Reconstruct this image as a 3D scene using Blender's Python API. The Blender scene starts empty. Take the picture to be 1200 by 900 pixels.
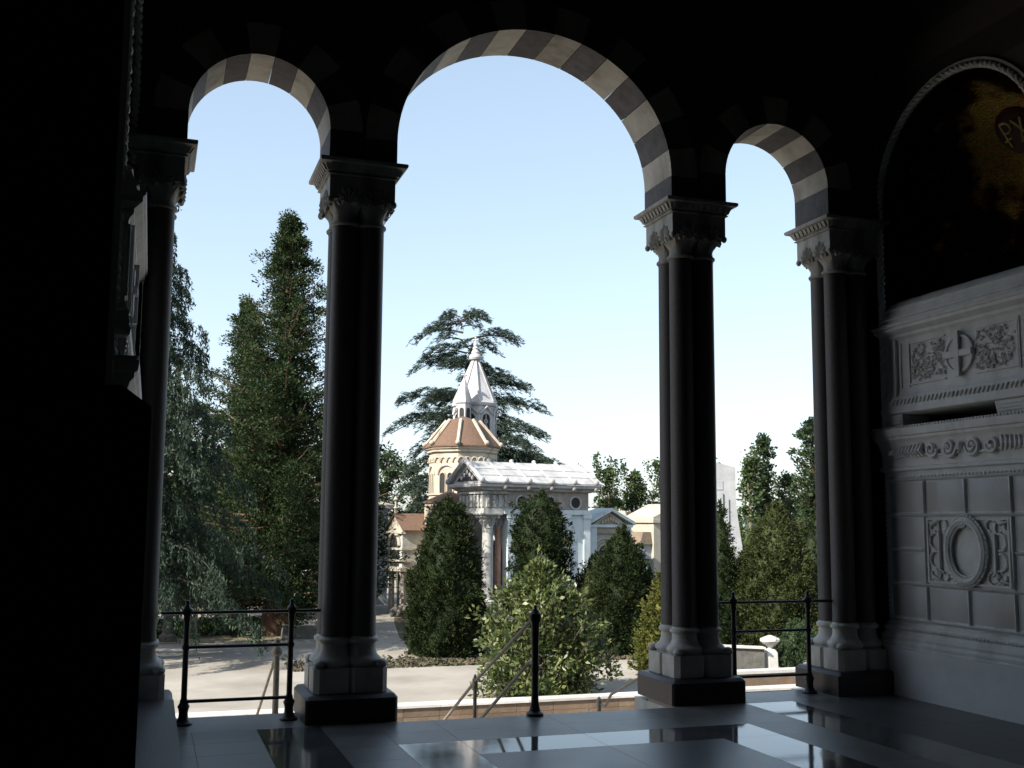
import bpy, bmesh, math, random
import numpy as np
from mathutils import Vector, Matrix, noise

random.seed(7)
rng = np.random.default_rng(11)
PI = math.pi
R = math.radians
scene = bpy.context.scene
col = scene.collection
GZ = -2.6            # level of the cemetery ground; the gallery floor is z = 0

# ------------------------------------------------------------------ camera
FPX, PITCH, YAW, ROLL, SHIFT = 1244.77, .1158, .3255, .0074, 18.99
fh = Vector((math.sin(YAW), math.cos(YAW), 0)); rt = Vector((math.cos(YAW), -math.sin(YAW), 0)); upv = Vector((0, 0, 1))
fwd = fh * math.cos(PITCH) + upv * math.sin(PITCH)
cu = upv * math.cos(PITCH) - fh * math.sin(PITCH)
cright = rt * math.cos(ROLL) + cu * math.sin(ROLL)
cup = cu * math.cos(ROLL) - rt * math.sin(ROLL)
CAM = Vector((0, 0, 1.65))
def at(x, y, d):
    """survey point: direction of a measured pixel at distance d along the view"""
    return CAM + (fwd * FPX + cright * (x - 600) + cup * (450 + SHIFT - y)) * (d / FPX)
def gnd(x, y, z=GZ):
    r = fwd * FPX + cright * (x - 600) + cup * (450 + SHIFT - y)
    return CAM + r * ((z - CAM.z) / r.z)
cd = bpy.data.cameras.new('camera'); cam = bpy.data.objects.new('camera', cd); col.objects.link(cam)
cam.matrix_world = Matrix(((cright.x, cup.x, -fwd.x, CAM.x), (cright.y, cup.y, -fwd.y, CAM.y), (cright.z, cup.z, -fwd.z, CAM.z), (0, 0, 0, 1)))
cd.sensor_fit = 'HORIZONTAL'; cd.sensor_width = 36; cd.lens = FPX / 1200 * 36; cd.shift_y = SHIFT / 1200
cd.clip_start = .05; cd.clip_end = 1500
scene.camera = cam

# ------------------------------------------------------------------ light
SUN_EL, SUN_AZ = 37, -111
w = bpy.data.worlds.new('World'); scene.world = w; w.use_nodes = True
nt = w.node_tree
sky = nt.nodes.new('ShaderNodeTexSky'); sky.sky_type = 'NISHITA'; sky.sun_disc = False
sky.sun_elevation = R(SUN_EL); sky.sun_rotation = R(SUN_AZ)
sky.air_density = .85; sky.dust_density = 1.6; sky.ozone_density = 1.7; sky.altitude = 100
hs = nt.nodes.new('ShaderNodeHueSaturation'); hs.inputs['Saturation'].default_value = .95; hs.inputs['Hue'].default_value = .492
gm = nt.nodes.new('ShaderNodeGamma'); gm.inputs[1].default_value = .6
nt.links.new(sky.outputs[0], gm.inputs[0]); nt.links.new(gm.outputs[0], hs.inputs['Color']); nt.links.new(hs.outputs[0], nt.nodes['Background'].inputs[0])
nt.nodes['Background'].inputs[1].default_value = .112
sl = bpy.data.lights.new('sun', 'SUN'); sl.energy = 2.4; sl.angle = R(.5); sl.color = (1, .93, .82)
so = bpy.data.objects.new('sun', sl); col.objects.link(so); so.location = (-40, -10, 60)
sd = Vector((math.sin(R(SUN_AZ)) * math.cos(R(SUN_EL)), math.cos(R(SUN_AZ)) * math.cos(R(SUN_EL)), math.sin(R(SUN_EL))))
so.rotation_euler = sd.to_track_quat('Z', 'Y').to_euler()
vs = scene.view_settings
vs.view_transform = 'Standard'; vs.look = 'None'; vs.exposure = 2.1; vs.gamma = 1; vs.use_curve_mapping = False
scene.render.engine = 'CYCLES'
try:
    scene.cycles.use_denoising = True; scene.cycles.denoiser = 'OPENIMAGEDENOISE'
except Exception:
    pass
scene.cycles.max_bounces = 6; scene.cycles.diffuse_bounces = 4; scene.cycles.glossy_bounces = 3
scene.cycles.transmission_bounces = 3; scene.cycles.transparent_max_bounces = 4
scene.cycles.sample_clamp_indirect = 4; scene.cycles.caustics_reflective = False; scene.cycles.caustics_refractive = False

# ------------------------------------------------------------------ materials
def mat(name, c1, c2=None, scale=3., rough=.7, bump=0., bscale=30., detail=6., metallic=0., spec=.5, stretch=None, rlo=None, stain=None):
    m = bpy.data.materials.new(name); m.use_nodes = True
    t = m.node_tree; N = t.nodes; L = t.links
    p = N['Principled BSDF']; p.inputs['Roughness'].default_value = rough; p.inputs['Metallic'].default_value = metallic
    p.inputs['Specular IOR Level'].default_value = spec
    tc = N.new('ShaderNodeTexCoord'); mp = N.new('ShaderNodeMapping'); L.new(tc.outputs['Object'], mp.inputs[0])
    if stretch: mp.inputs['Scale'].default_value = stretch
    if c2 is None: c2 = tuple(min(1, x * 1.25) for x in c1)
    nz = N.new('ShaderNodeTexNoise'); nz.inputs['Scale'].default_value = scale; nz.inputs['Detail'].default_value = detail; nz.inputs['Roughness'].default_value = .62
    L.new(mp.outputs[0], nz.inputs['Vector'])
    cr = N.new('ShaderNodeValToRGB'); cr.color_ramp.elements[0].position = .32; cr.color_ramp.elements[1].position = .68
    cr.color_ramp.elements[0].color = (*c1, 1); cr.color_ramp.elements[1].color = (*c2, 1)
    L.new(nz.outputs['Fac'], cr.inputs[0]); outc = cr.outputs[0]
    if stain:
        n2 = N.new('ShaderNodeTexNoise'); n2.inputs['Scale'].default_value = stain[1]; n2.inputs['Detail'].default_value = 5
        mp2 = N.new('ShaderNodeMapping'); mp2.inputs['Scale'].default_value = (1, 1, .25); L.new(tc.outputs['Object'], mp2.inputs[0]); L.new(mp2.outputs[0], n2.inputs['Vector'])
        r2 = N.new('ShaderNodeValToRGB'); r2.color_ramp.elements[0].position = .5; r2.color_ramp.elements[1].position = .72
        mx = N.new('ShaderNodeMixRGB'); mx.inputs[2].default_value = (*stain[0], 1)
        L.new(n2.outputs['Fac'], r2.inputs[0]); L.new(r2.outputs[0], mx.inputs[0]); L.new(outc, mx.inputs[1]); outc = mx.outputs[0]
    L.new(outc, p.inputs['Base Color'])
    if rlo is not None:
        mr = N.new('ShaderNodeMapRange'); mr.inputs['To Min'].default_value = rlo; mr.inputs['To Max'].default_value = rough
        L.new(nz.outputs['Fac'], mr.inputs[0]); L.new(mr.outputs[0], p.inputs['Roughness'])
    if bump:
        nb = N.new('ShaderNodeTexNoise'); nb.inputs['Scale'].default_value = bscale; nb.inputs['Detail'].default_value = 4
        L.new(mp.outputs[0], nb.inputs['Vector'])
        b = N.new('ShaderNodeBump'); b.inputs['Strength'].default_value = bump; b.inputs['Distance'].default_value = .02
        L.new(nb.outputs['Fac'], b.inputs['Height']); L.new(b.outputs[0], p.inputs['Normal'])
    return m

def leafmat(name, cols, rough=.6, trans=.25, spec=.15):
    m = bpy.data.materials.new(name); m.use_nodes = True
    t = m.node_tree; N = t.nodes; L = t.links
    p = N['Principled BSDF']; p.inputs['Roughness'].default_value = rough; p.inputs['Specular IOR Level'].default_value = spec
    g = N.new('ShaderNodeNewGeometry'); cr = N.new('ShaderNodeValToRGB')
    els = cr.color_ramp.elements
    while len(els) < len(cols): els.new(.5)
    for i, c in enumerate(cols):
        els[i].position = i / (len(cols) - 1); els[i].color = (*c, 1)
    tc = N.new('ShaderNodeTexCoord'); nz = N.new('ShaderNodeTexNoise'); nz.inputs['Scale'].default_value = .9; nz.inputs['Detail'].default_value = 3
    L.new(tc.outputs['Object'], nz.inputs['Vector'])
    ad = N.new('ShaderNodeMath'); ad.operation = 'MULTIPLY_ADD'; ad.inputs[1].default_value = .65
    L.new(g.outputs['Random Per Island'], ad.inputs[0])
    sc = N.new('ShaderNodeMapRange'); sc.inputs[1].default_value = .35; sc.inputs[2].default_value = .65; sc.inputs[3].default_value = 0; sc.inputs[4].default_value = .35
    L.new(nz.outputs['Fac'], sc.inputs[0]); L.new(sc.outputs[0], ad.inputs[2]); L.new(ad.outputs[0], cr.inputs[0])
    L.new(cr.outputs[0], p.inputs['Base Color'])
    if trans:
        tr = N.new('ShaderNodeBsdfTranslucent'); mx = N.new('ShaderNodeMixShader'); mx.inputs[0].default_value = trans
        L.new(cr.outputs[0], tr.inputs[0]); L.new(p.outputs[0], mx.inputs[1]); L.new(tr.outputs[0], mx.inputs[2])
        L.new(mx.outputs[0], N['Material Output'].inputs[0])
    return m

M = {}
M['porphyry'] = mat('dark_porphyry', (.026, .02, .022), (.05, .038, .04), 40, .42, .1, 60, spec=.5)
M['capital'] = mat('shade_toned_capital_marble', (.27, .26, .235), (.4, .39, .36), 7, .6, .2, 30, stain=((.14, .13, .11), 6))  # marble colour lowered to stand in for shade on the column fronts
M['shadePier'] = mat('shade_black_pier_stone', (.03, .028, .027), (.05, .047, .044), 5, .95, .3, 20, spec=0.)  # near-black colour puts the pier's shade into its stone
M['shaft'] = mat('polished_granite', (.04, .034, .032), (.1, .085, .08), 90, .55, 0, spec=.5)
M['marble'] = mat('white_marble', (.38, .375, .35), (.52, .515, .49), 5, .5, .15, 25, stain=((.3, .28, .24), 6))
M['tombmarble'] = mat('grey_marble', (.68, .685, .67), (.78, .785, .77), 6, .5, .2, 40, stain=((.54, .54, .52), 4))
M['tombbase'] = mat('smooth_blue_grey_marble', (.68, .7, .7), (.75, .77, .77), 4, .5, .08, 40)
M['plaque'] = mat('veined_plaque', (.54, .55, .56), (.63, .64, .65), 3, .35, .03, 20, stain=((.54, .51, .46), 3))
M['paleStone'] = mat('pale_voussoir', (.4, .37, .32), (.52, .49, .43), 7, .75, .35, 30, stain=((.25, .21, .17), 3))
M['darkStone'] = mat('dark_voussoir', (.065, .058, .062), (.12, .105, .11), 9, .75, .35, 35)
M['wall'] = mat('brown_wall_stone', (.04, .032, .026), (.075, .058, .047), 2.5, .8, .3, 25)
M['ceiling'] = mat('dark_plaster', (.035, .03, .028), (.06, .05, .045), 2, .9)
M['floorMatte'] = mat('honed_grey_marble', (.12, .117, .108), (.18, .176, .165), 2.2, .46, .05, 60, rlo=.3, stain=((.08, .08, .075), 1.3))
M['floorField'] = mat('slate_grey_marble', (.07, .07, .07), (.115, .114, .112), 3, .42, .04, 80, rlo=.28)
M['floorPolish'] = mat('polished_dark_marble', (.06, .061, .062), (.12, .12, .118), 2.6, .11, .015, 5, spec=.65, rlo=.03)
M['floorBase'] = mat('floor_joint', (.06, .06, .06), None, 3, .8)
M['iron'] = mat('black_iron', (.012, .013, .016), (.03, .03, .034), 12, .42, .2, 60)
M['brass'] = mat('weathered_bronze_rail', (.19, .165, .13), (.3, .26, .21), 9, .6, .1, 40, metallic=.2)
M['gold'] = None
M['gravel'] = mat('pale_gravel_road', (.24, .222, .195), (.33, .31, .275), .35, .95, .35, 18, stain=((.19, .172, .145), .35))
M['soil'] = mat('soil_and_litter', (.05, .042, .028), (.11, .09, .058), 1.3, .95, .6, 8, stain=((.05, .07, .025), .5))
M['verge'] = mat('dry_grass_verge', (.17, .14, .085), (.26, .22, .135), 1.5, .95, .6, 12)
M['stepstone'] = mat('worn_step_stone', (.22, .205, .18), (.32, .3, .27), 4, .8, .2, 30)
M['coping'] = mat('white_coping', (.46, .445, .42), (.58, .56, .53), 4, .7, .2, 30)
M['brick'] = mat('tan_stone_face', (.13, .092, .064), (.195, .142, .1), 3, .85, .4, 25, stain=((.16, .1, .06), 4))
M['metalroof'] = mat('white_metal_roof', (.36, .36, .365), (.46, .46, .46), 1.5, .45, .05, 20, stain=((.29, .29, .29), 2.2))
M['mauswall'] = mat('weathered_marble_wall', (.3, .3, .285), (.44, .44, .42), 2.5, .8, .35, 20, stain=((.12, .11, .1), 1.8))
M['shadeBlue'] = mat('shade_blue_white_wall', (.48, .56, .59), (.58, .64, .66), 2, .8, .2, 20, stain=((.3, .33, .33), 2))  # white wall with the blue cast of its shaded side in the colour
M['greystone'] = mat('grey_frieze_stone', (.2, .18, .165), (.34, .31, .28), 3, .85, .4, 25)
M['dark'] = mat('dark_opening', (.012, .012, .013), (.025, .025, .026), 4, .8)
M['limestone'] = mat('warm_limestone', (.4, .345, .27), (.5, .44, .36), 3, .85, .35, 25, stain=((.27, .225, .17), 2.2))
M['redmarble'] = mat('reddish_column', (.28, .15, .1), (.4, .24, .17), 8, .5)
M['tile'] = mat('terracotta_roof', (.095, .058, .04), (.165, .098, .066), 9, .85, .5, 14, stretch=(1, 1, 3))
M['spire'] = mat('white_spire_stone', (.36, .36, .37), (.48, .475, .48), 3, .75, .3, 25, stain=((.26, .25, .25), 2.5))
M['brownroof'] = mat('brown_slate_roof', (.14, .105, .075), (.21, .165, .12), 6, .85, .3, 20)
M['cream'] = mat('cream_stucco', (.33, .3, .245), (.42, .39, .325), 2, .85, .15, 20)
M['greyblue'] = mat('grey_blue_stone', (.25, .27, .29), (.36, .38, .4), 2, .85, .3, 20)
M['white'] = mat('white_stone', (.27, .285, .3), (.35, .36, .375), 2, .7, .15, 20)
M['slab'] = mat('lichen_grave_slab', (.065, .064, .056), (.14, .135, .12), 5, .9, .5, 20, stain=((.1, .11, .09), 3))
M['bark'] = mat('reddish_bark', (.075, .045, .03), (.15, .09, .06), 6, .95, .9, 14, stretch=(1, 1, .2))
M['darkbark'] = mat('dark_bark', (.025, .02, .017), (.055, .045, .037), 6, .95, .9, 14, stretch=(1, 1, .2))
M['greybark'] = mat('grey_bark', (.12, .1, .08), (.22, .19, .155), 6, .95, .9, 14, stretch=(1, 1, .2))
M['Lseq'] = leafmat('sequoia_foliage', [(.01, .022, .009), (.027, .047, .017), (.066, .09, .034)])
M['Ldeodar'] = leafmat('deodar_needles', [(.016, .03, .02), (.034, .054, .036), (.08, .108, .076)])
M['Lcedar'] = leafmat('cedar_needles', [(.02, .034, .026), (.042, .064, .048), (.08, .108, .082)])
M['Lyew'] = leafmat('yew_needles', [(.007, .014, .005), (.016, .027, .009), (.042, .053, .018)], trans=.12, spec=.12)
M['Lolive'] = leafmat('olive_yew_needles', [(.018, .028, .009), (.04, .052, .018), (.072, .085, .032)], trans=.15, spec=.12)
M['Lgolden'] = leafmat('golden_thuja', [(.045, .06, .016), (.09, .1, .025), (.15, .14, .035)])
M['Llaurel'] = leafmat('laurel_leaf', [(.018, .036, .01), (.06, .085, .024), (.24, .26, .1)], rough=.42, trans=.22, spec=.4)  # palest leaf colour stands in for sun glints
M['Lbroad'] = leafmat('broad_foliage', [(.035, .06, .022), (.058, .088, .034), (.09, .12, .046)])
M['Lgreen'] = leafmat('fresh_conifer', [(.022, .042, .019), (.042, .066, .03), (.066, .092, .045)])
M['Lfar'] = leafmat('far_foliage', [(.034, .058, .028), (.055, .084, .042), (.078, .108, .056)])

def vary(m, lo=.72, hi=1.18):
    t = m.node_tree; N = t.nodes; L = t.links; p = N['Principled BSDF']; src = p.inputs['Base Color'].links[0].from_socket
    g = N.new('ShaderNodeNewGeometry'); mr = N.new('ShaderNodeMapRange'); mr.inputs[3].default_value = lo; mr.inputs[4].default_value = hi
    L.new(g.outputs['Random Per Island'], mr.inputs[0])
    hv = N.new('ShaderNodeHueSaturation'); L.new(mr.outputs[0], hv.inputs['Value']); L.new(src, hv.inputs['Color']); L.new(hv.outputs[0], p.inputs['Base Color'])
for k_ in ('paleStone', 'darkStone', 'floorMatte', 'floorField', 'coping', 'plaque', 'brick'): vary(M[k_], .78, 1.14)

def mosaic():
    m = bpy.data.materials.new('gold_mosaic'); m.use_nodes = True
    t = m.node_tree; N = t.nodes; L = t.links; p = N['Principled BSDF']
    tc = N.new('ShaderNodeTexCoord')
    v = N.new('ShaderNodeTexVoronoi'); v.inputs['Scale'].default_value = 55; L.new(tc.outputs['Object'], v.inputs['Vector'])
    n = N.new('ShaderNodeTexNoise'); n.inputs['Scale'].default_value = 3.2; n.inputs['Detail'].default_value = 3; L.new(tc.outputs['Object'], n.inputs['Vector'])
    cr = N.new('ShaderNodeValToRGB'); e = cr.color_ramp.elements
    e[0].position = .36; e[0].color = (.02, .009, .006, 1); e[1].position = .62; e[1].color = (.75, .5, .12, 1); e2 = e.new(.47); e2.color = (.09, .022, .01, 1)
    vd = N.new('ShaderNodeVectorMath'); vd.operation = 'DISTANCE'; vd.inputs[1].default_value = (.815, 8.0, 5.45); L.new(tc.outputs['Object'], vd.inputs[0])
    mr = N.new('ShaderNodeMapRange'); mr.inputs[1].default_value = .28; mr.inputs[2].default_value = .85; mr.inputs[3].default_value = .3; mr.inputs[4].default_value = -.16; L.new(vd.outputs['Value'], mr.inputs[0])  # gold kept near the medallion; niche's shade painted as near black farther out
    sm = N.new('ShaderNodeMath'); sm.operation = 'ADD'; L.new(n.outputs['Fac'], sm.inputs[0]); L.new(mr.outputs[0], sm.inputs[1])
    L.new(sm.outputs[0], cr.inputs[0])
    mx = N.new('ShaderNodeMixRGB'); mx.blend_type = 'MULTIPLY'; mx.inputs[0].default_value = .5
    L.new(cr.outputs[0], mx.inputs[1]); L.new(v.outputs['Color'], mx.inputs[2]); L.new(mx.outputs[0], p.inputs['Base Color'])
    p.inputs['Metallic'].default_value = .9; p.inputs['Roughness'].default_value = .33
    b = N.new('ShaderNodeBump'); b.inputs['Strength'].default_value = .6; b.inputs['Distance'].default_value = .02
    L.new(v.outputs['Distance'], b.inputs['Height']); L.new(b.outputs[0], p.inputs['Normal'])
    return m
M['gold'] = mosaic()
M['medred'] = mat('dark_red_mosaic', (.05, .007, .006), (.09, .012, .009), 40, .4, .4, 60)
M['goldletter'] = mat('gold_letter_mosaic', (.7, .55, .2), (.85, .68, .3), 60, .35, .3, 60, metallic=.5)

def banded(name, ca, cb, h=.33):
    """side walls: alternating dark and lighter stone courses"""
    m = mat(name, ca, None, 4, .75, .25, 30); t = m.node_tree; N = t.nodes; L = t.links
    p = N['Principled BSDF']; src = p.inputs['Base Color'].links[0].from_socket
    g = N.new('ShaderNodeTexCoord'); s = N.new('ShaderNodeSeparateXYZ'); L.new(g.outputs['Object'], s.inputs[0])
    d = N.new('ShaderNodeMath'); d.operation = 'DIVIDE'; d.inputs[1].default_value = 2 * h; L.new(s.outputs['Z'], d.inputs[0])
    f = N.new('ShaderNodeMath'); f.operation = 'FRACT'; L.new(d.outputs[0], f.inputs[0])
    gt = N.new('ShaderNodeMath'); gt.operation = 'GREATER_THAN'; gt.inputs[1].default_value = .5; L.new(f.outputs[0], gt.inputs[0])
    mx = N.new('ShaderNodeMixRGB'); mx.inputs[2].default_value = (*cb, 1); L.new(gt.outputs[0], mx.inputs[0]); L.new(src, mx.inputs[1]); L.new(mx.outputs[0], p.inputs['Base Color'])
    return m
M['banded'] = banded('banded_wall_stone', (.03, .026, .025), (.075, .062, .052))

# ------------------------------------------------------------------ mesh helpers
class MB:
    def __init__(s): s.v = []; s.f = []; s.mi = []; s.M = None
    def add(s, vs, fs, m=0):
        o = len(s.v)
        if s.M is not None: vs = [tuple(s.M @ Vector(p)) for p in vs]
        s.v += [tuple(p) for p in vs]; s.f += [tuple(o + i for i in f) for f in fs]; s.mi += [m] * len(fs)
        return s
    def box(s, x0, x1, y0, y1, z0, z1, m=0):
        return s.add([(x0, y0, z0), (x1, y0, z0), (x1, y1, z0), (x0, y1, z0), (x0, y0, z1), (x1, y0, z1), (x1, y1, z1), (x0, y1, z1)],
                     [(0, 3, 2, 1), (4, 5, 6, 7), (0, 1, 5, 4), (1, 2, 6, 5), (2, 3, 7, 6), (3, 0, 4, 7)], m)
    def loft(s, rings, m=0, cap=True, closed=False):
        n = len(rings[0]); vs = [p for r in rings for p in r]; fs = []
        k = len(rings)
        for i in range(k if closed else k - 1):
            a, b = i * n, ((i + 1) % k) * n
            for j in range(n): fs.append((a + j, a + (j + 1) % n, b + (j + 1) % n, b + j))
        if cap and not closed: fs += [tuple(range(n - 1, -1, -1)), tuple((k - 1) * n + j for j in range(n))]
        return s.add(vs, fs, m)
    def sq(s, cx, cy, prof, m=0, hy=None, ch=0.):
        """square loft: prof = [(half, z)]; ch: corner chamfer"""
        rings = []
        for h, z in prof:
            k = h if hy is None else h + hy
            if ch: rings.append([(cx - h, cy - k + ch, z), (cx - h + ch, cy - k, z), (cx + h - ch, cy - k, z), (cx + h, cy - k + ch, z), (cx + h, cy + k - ch, z), (cx + h - ch, cy + k, z), (cx - h + ch, cy + k, z), (cx - h, cy + k - ch, z)])
            else: rings.append([(cx - h, cy - k, z), (cx + h, cy - k, z), (cx + h, cy + k, z), (cx - h, cy + k, z)])
        return s.loft(rings, m)
    def lathe(s, prof, cx=0, cy=0, seg=24, m=0, ph=0., sx=1., sy=1.):
        return s.loft([[(cx + r * sx * math.cos(ph + 2 * PI * j / seg), cy + r * sy * math.sin(ph + 2 * PI * j / seg), z) for j in range(seg)] for r, z in prof], m)
    def tube(s, pts, r, seg=8, m=0, closed=False):
        pts = [Vector(p) for p in pts]; n = len(pts); rs = r if isinstance(r, (list, tuple)) else [r] * n
        rings = []; prev = None
        for i, p in enumerate(pts):
            if closed: t = pts[(i + 1) % n] - pts[i - 1]
            else: t = pts[min(i + 1, n - 1)] - pts[max(i - 1, 0)]
            t.normalize()
            if prev is None:
                a = Vector((0, 0, 1)) if abs(t.z) < .9 else Vector((1, 0, 0)); u = t.cross(a).normalized()
            else: u = (prev - t * prev.dot(t)).normalized()
            prev = u; v = t.cross(u)
            rings.append([p + (u * math.cos(2 * PI * j / seg) + v * math.sin(2 * PI * j / seg)) * rs[i] for j in range(seg)])
        return s.loft(rings, m, True, closed)
    def prism(s, poly, fn, d0, d1, m=0):
        n = len(poly)
        return s.loft([[fn(a, b, d0) for a, b in poly], [fn(a, b, d1) for a, b in poly]], m)
    def ball(s, c, rx, ry=None, rz=None, seg=10, rg=6, m=0):
        ry = ry or rx; rz = rz or rx
        prof = [(max(1e-4, math.sin(PI * i / rg)), -math.cos(PI * i / rg)) for i in range(rg + 1)]
        return s.loft([[(c[0] + rx * r * math.cos(2 * PI * j / seg), c[1] + ry * r * math.sin(2 * PI * j / seg), c[2] + rz * z) for j in range(seg)] for r, z in prof], m)
    def build(s, name, mats, parent=None, smooth=35):
        me = bpy.data.meshes.new(name); me.from_pydata(s.v, [], s.f); me.validate()
        bm = bmesh.new(); bm.from_mesh(me); bmesh.ops.recalc_face_normals(bm, faces=bm.faces); bm.to_mesh(me); bm.free()
        if not isinstance(mats, (list, tuple)): mats = [mats]
        for m in mats: me.materials.append(m)
        if len(s.mi) == len(me.polygons): me.polygons.foreach_set('material_index', s.mi)
        if smooth:
            me.polygons.foreach_set('use_smooth', [True] * len(me.polygons)); me.set_sharp_from_angle(angle=R(smooth))
        o = bpy.data.objects.new(name, me); col.objects.link(o)
        if parent is not None: o.parent = parent
        return o

def tag(o, label=None, cat=None, group=None, kind=None):
    if label: o['label'] = label
    if cat: o['category'] = cat
    if group: o['group'] = group
    if kind: o['kind'] = kind
    return o
def thing(name, label, cat, loc=(0, 0, 0), rz=0., group=None):
    o = bpy.data.objects.new(name, None); col.objects.link(o); o.location = loc; o.rotation_euler = (0, 0, rz)
    o.empty_display_size = .3
    return tag(o, label, cat, group)
def dup(root, loc, rz=0., label=None, group=None):
    r = root.copy(); col.objects.link(r); r.location = loc; r.rotation_euler = (0, 0, rz)
    if label: r['label'] = label
    if group: r['group'] = group
    for ch in list(root.children):
        c = ch.copy(); col.objects.link(c); c.parent = r
        for g in list(ch.children):
            d = g.copy(); col.objects.link(d); d.parent = c
    return r

# ------------------------------------------------------------------ gallery: measures (metres)
CX = (-.146, 1.6556, 4.9972, 6.7984)   # column cluster centres
YC = 9.3704
YN, YF = 9.077, 9.664                  # faces of the arcade wall
HW = .3027
XW, XL = 7.17, -.30                    # right and left wall faces
ZA = 4.83

# floor
fl = MB()
xcuts = [-2.6, -1.4, -.3, .38, .88, 1.38, 1.83, 2.32, 3.33, 4.31, 4.83, 5.34, 5.84, 6.5, 7.17]
ycuts = [-2.5, -1.0, .3, 1.6, 2.9, 4.2, 5.4, 6.5, 7.55, 8.04, 8.48, 8.93]
for i in range(len(xcuts) - 1):
    for j in range(len(ycuts) - 1):
        x0, x1, y0, y1 = xcuts[i], xcuts[i + 1], ycuts[j], ycuts[j + 1]
        xm, ym = (x0 + x1) / 2, (y0 + y1) / 2
        band1 = (1.83 < xm < 2.32 or 4.31 < xm < 4.83) and ym < 8.04 or (7.55 < ym < 8.04 and 1.83 < xm < 4.83)
        band2 = (.88 < xm < 1.38 or 5.34 < xm < 5.84)
        inner = 2.32 < xm < 4.31 and ym < 7.55
        side = xm > 5.84 or xm < .88
        m = 2 if (band1 or band2) else 1 if (inner or side) else 0
        g = .0015
        fl.box(x0 + g, x1 - g, y0 + g, y1 - g, -.03, 0, m)
# thresholds of the side bays, slab below, stair notch
for x0, x1 in ((-.3, 1.27), (1.27, 2.04), (4.61, 5.38), (5.38, 7.17)):
    fl.box(x0 + .0015, x1 - .0015, 8.9315, 9.62 if x0 < 2 else 9.5, -.03, 0 if x1 - x0 > 1 else -.002, 0)
fl.box(-3.4, 7.6, -2.6, 8.93, GZ - .1, -.032, 3)
fl.box(-.6, 2.04, 8.93, 9.61, GZ - .1, -.032, 4); fl.box(4.61, 7.6, 8.93, 9.49, GZ - .1, -.032, 4); fl.box(-.6, .3, 9.61, 9.8, GZ - .1, -.034, 4); fl.box(1.2, 2.04, 9.61, 9.8, GZ - .1, -.034, 4); fl.box(4.61, 5.45, 9.49, 9.8, GZ - .1, -.034, 4); fl.box(6.4, 7.6, 9.49, 9.8, GZ - .1, -.034, 4)
tag(fl.build('gallery_floor', [M['floorMatte'], M['floorField'], M['floorPolish'], M['floorBase'], M['marble']]), kind='structure')

# staircase going out and down from the middle bay
st = MB()
for k in range(17):
    z = -.155 * (k + 1)
    x0, x1 = (2.043, 4.607) if k < 3 else (1.3, 5.35)
    st.box(x0, x1, 8.932 + .31 * k, 8.932 + .31 * (k + 1) - .002, GZ - .05, z)
tag(st.build('staircase', M['stepstone']), 'stone stairs going down to the cemetery road outside the middle arch', 'stairs')

# arcade wall
def archcurve(cx, a, b, zs, n, off=0.):
    return [(cx - (a + off) * math.cos(PI * i / n), zs + (b + off) * math.sin(PI * i / n)) for i in range(n + 1)]
ARCH = [(.7548, .598, .59, 5.10, 9), (3.3264, 1.368, 1.262, 5.055, 15), (5.8978, .598, .6, 5.135, 9)]
aw = MB()
ZT = 9.2
RING = .288
edges = [-1.2]
for (cx, a, b, zs, n) in ARCH: edges += [cx - a - RING, cx + a + RING]
edges += [XW + .6]
for k in range(0, 8, 2):
    aw.box(edges[k], edges[k + 1], YN, YF, ZA + .006, ZT)
aw.box(-1.2, -.24, 9.16, YF - .05, -.02, ZA + .004); aw.box(7.03, XW + .6, 9.42, YF - .05, -.02, ZA + .004)
for (cx, a, b, zs, n) in ARCH:
    c = archcurve(cx, a, b, zs, 36, RING)
    aw.loft([[(x, YN, z), (x, YF, z), (x, YF, ZT), (x, YN, ZT)] for x, z in c])
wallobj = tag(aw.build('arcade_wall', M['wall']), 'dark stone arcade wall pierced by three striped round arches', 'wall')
for (cx, a, b, zs, n) in ARCH:
    ar = MB(); sub = 4
    for i in range(n):
        dark = (abs(i - n // 2) % 2 == 0) if n == 15 else (abs(i - n // 2) % 2 == 1)
        rings = []
        for q in range(sub + 1):
            th = PI * (i + .012 + .976 * q / sub) / n
            ci, si = math.cos(th), math.sin(th)
            xi, zi, xo, zo = cx - a * ci, zs + b * si, cx - (a + RING) * ci, zs + (b + RING) * si
            y0, y1 = YN - .006, YF + .006
            rings.append([(xi, y0, zi), (xo, y0, zo), (xo, y1, zo), (xi, y1, zi)])
        ar.loft(rings, 1 if dark else 0)
    for sg in (-1, 1):      # stilt stones under the ring
        x0, x1 = sorted((cx + sg * a, cx + sg * (a + RING)))
        ar.box(x0, x1, YN - .006, YF + .006, ZA, zs, 1 if sg > 0 or n == 15 else 1)
    o = ar.build('arch', [M['paleStone'], M['darkStone']], wallobj, smooth=20)
    o['label'] = 'wide striped middle arch' if n == 15 else ('narrow striped arch nearest the tomb with cross' if cx > 4 else 'narrow striped arch before the conifers')

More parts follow.
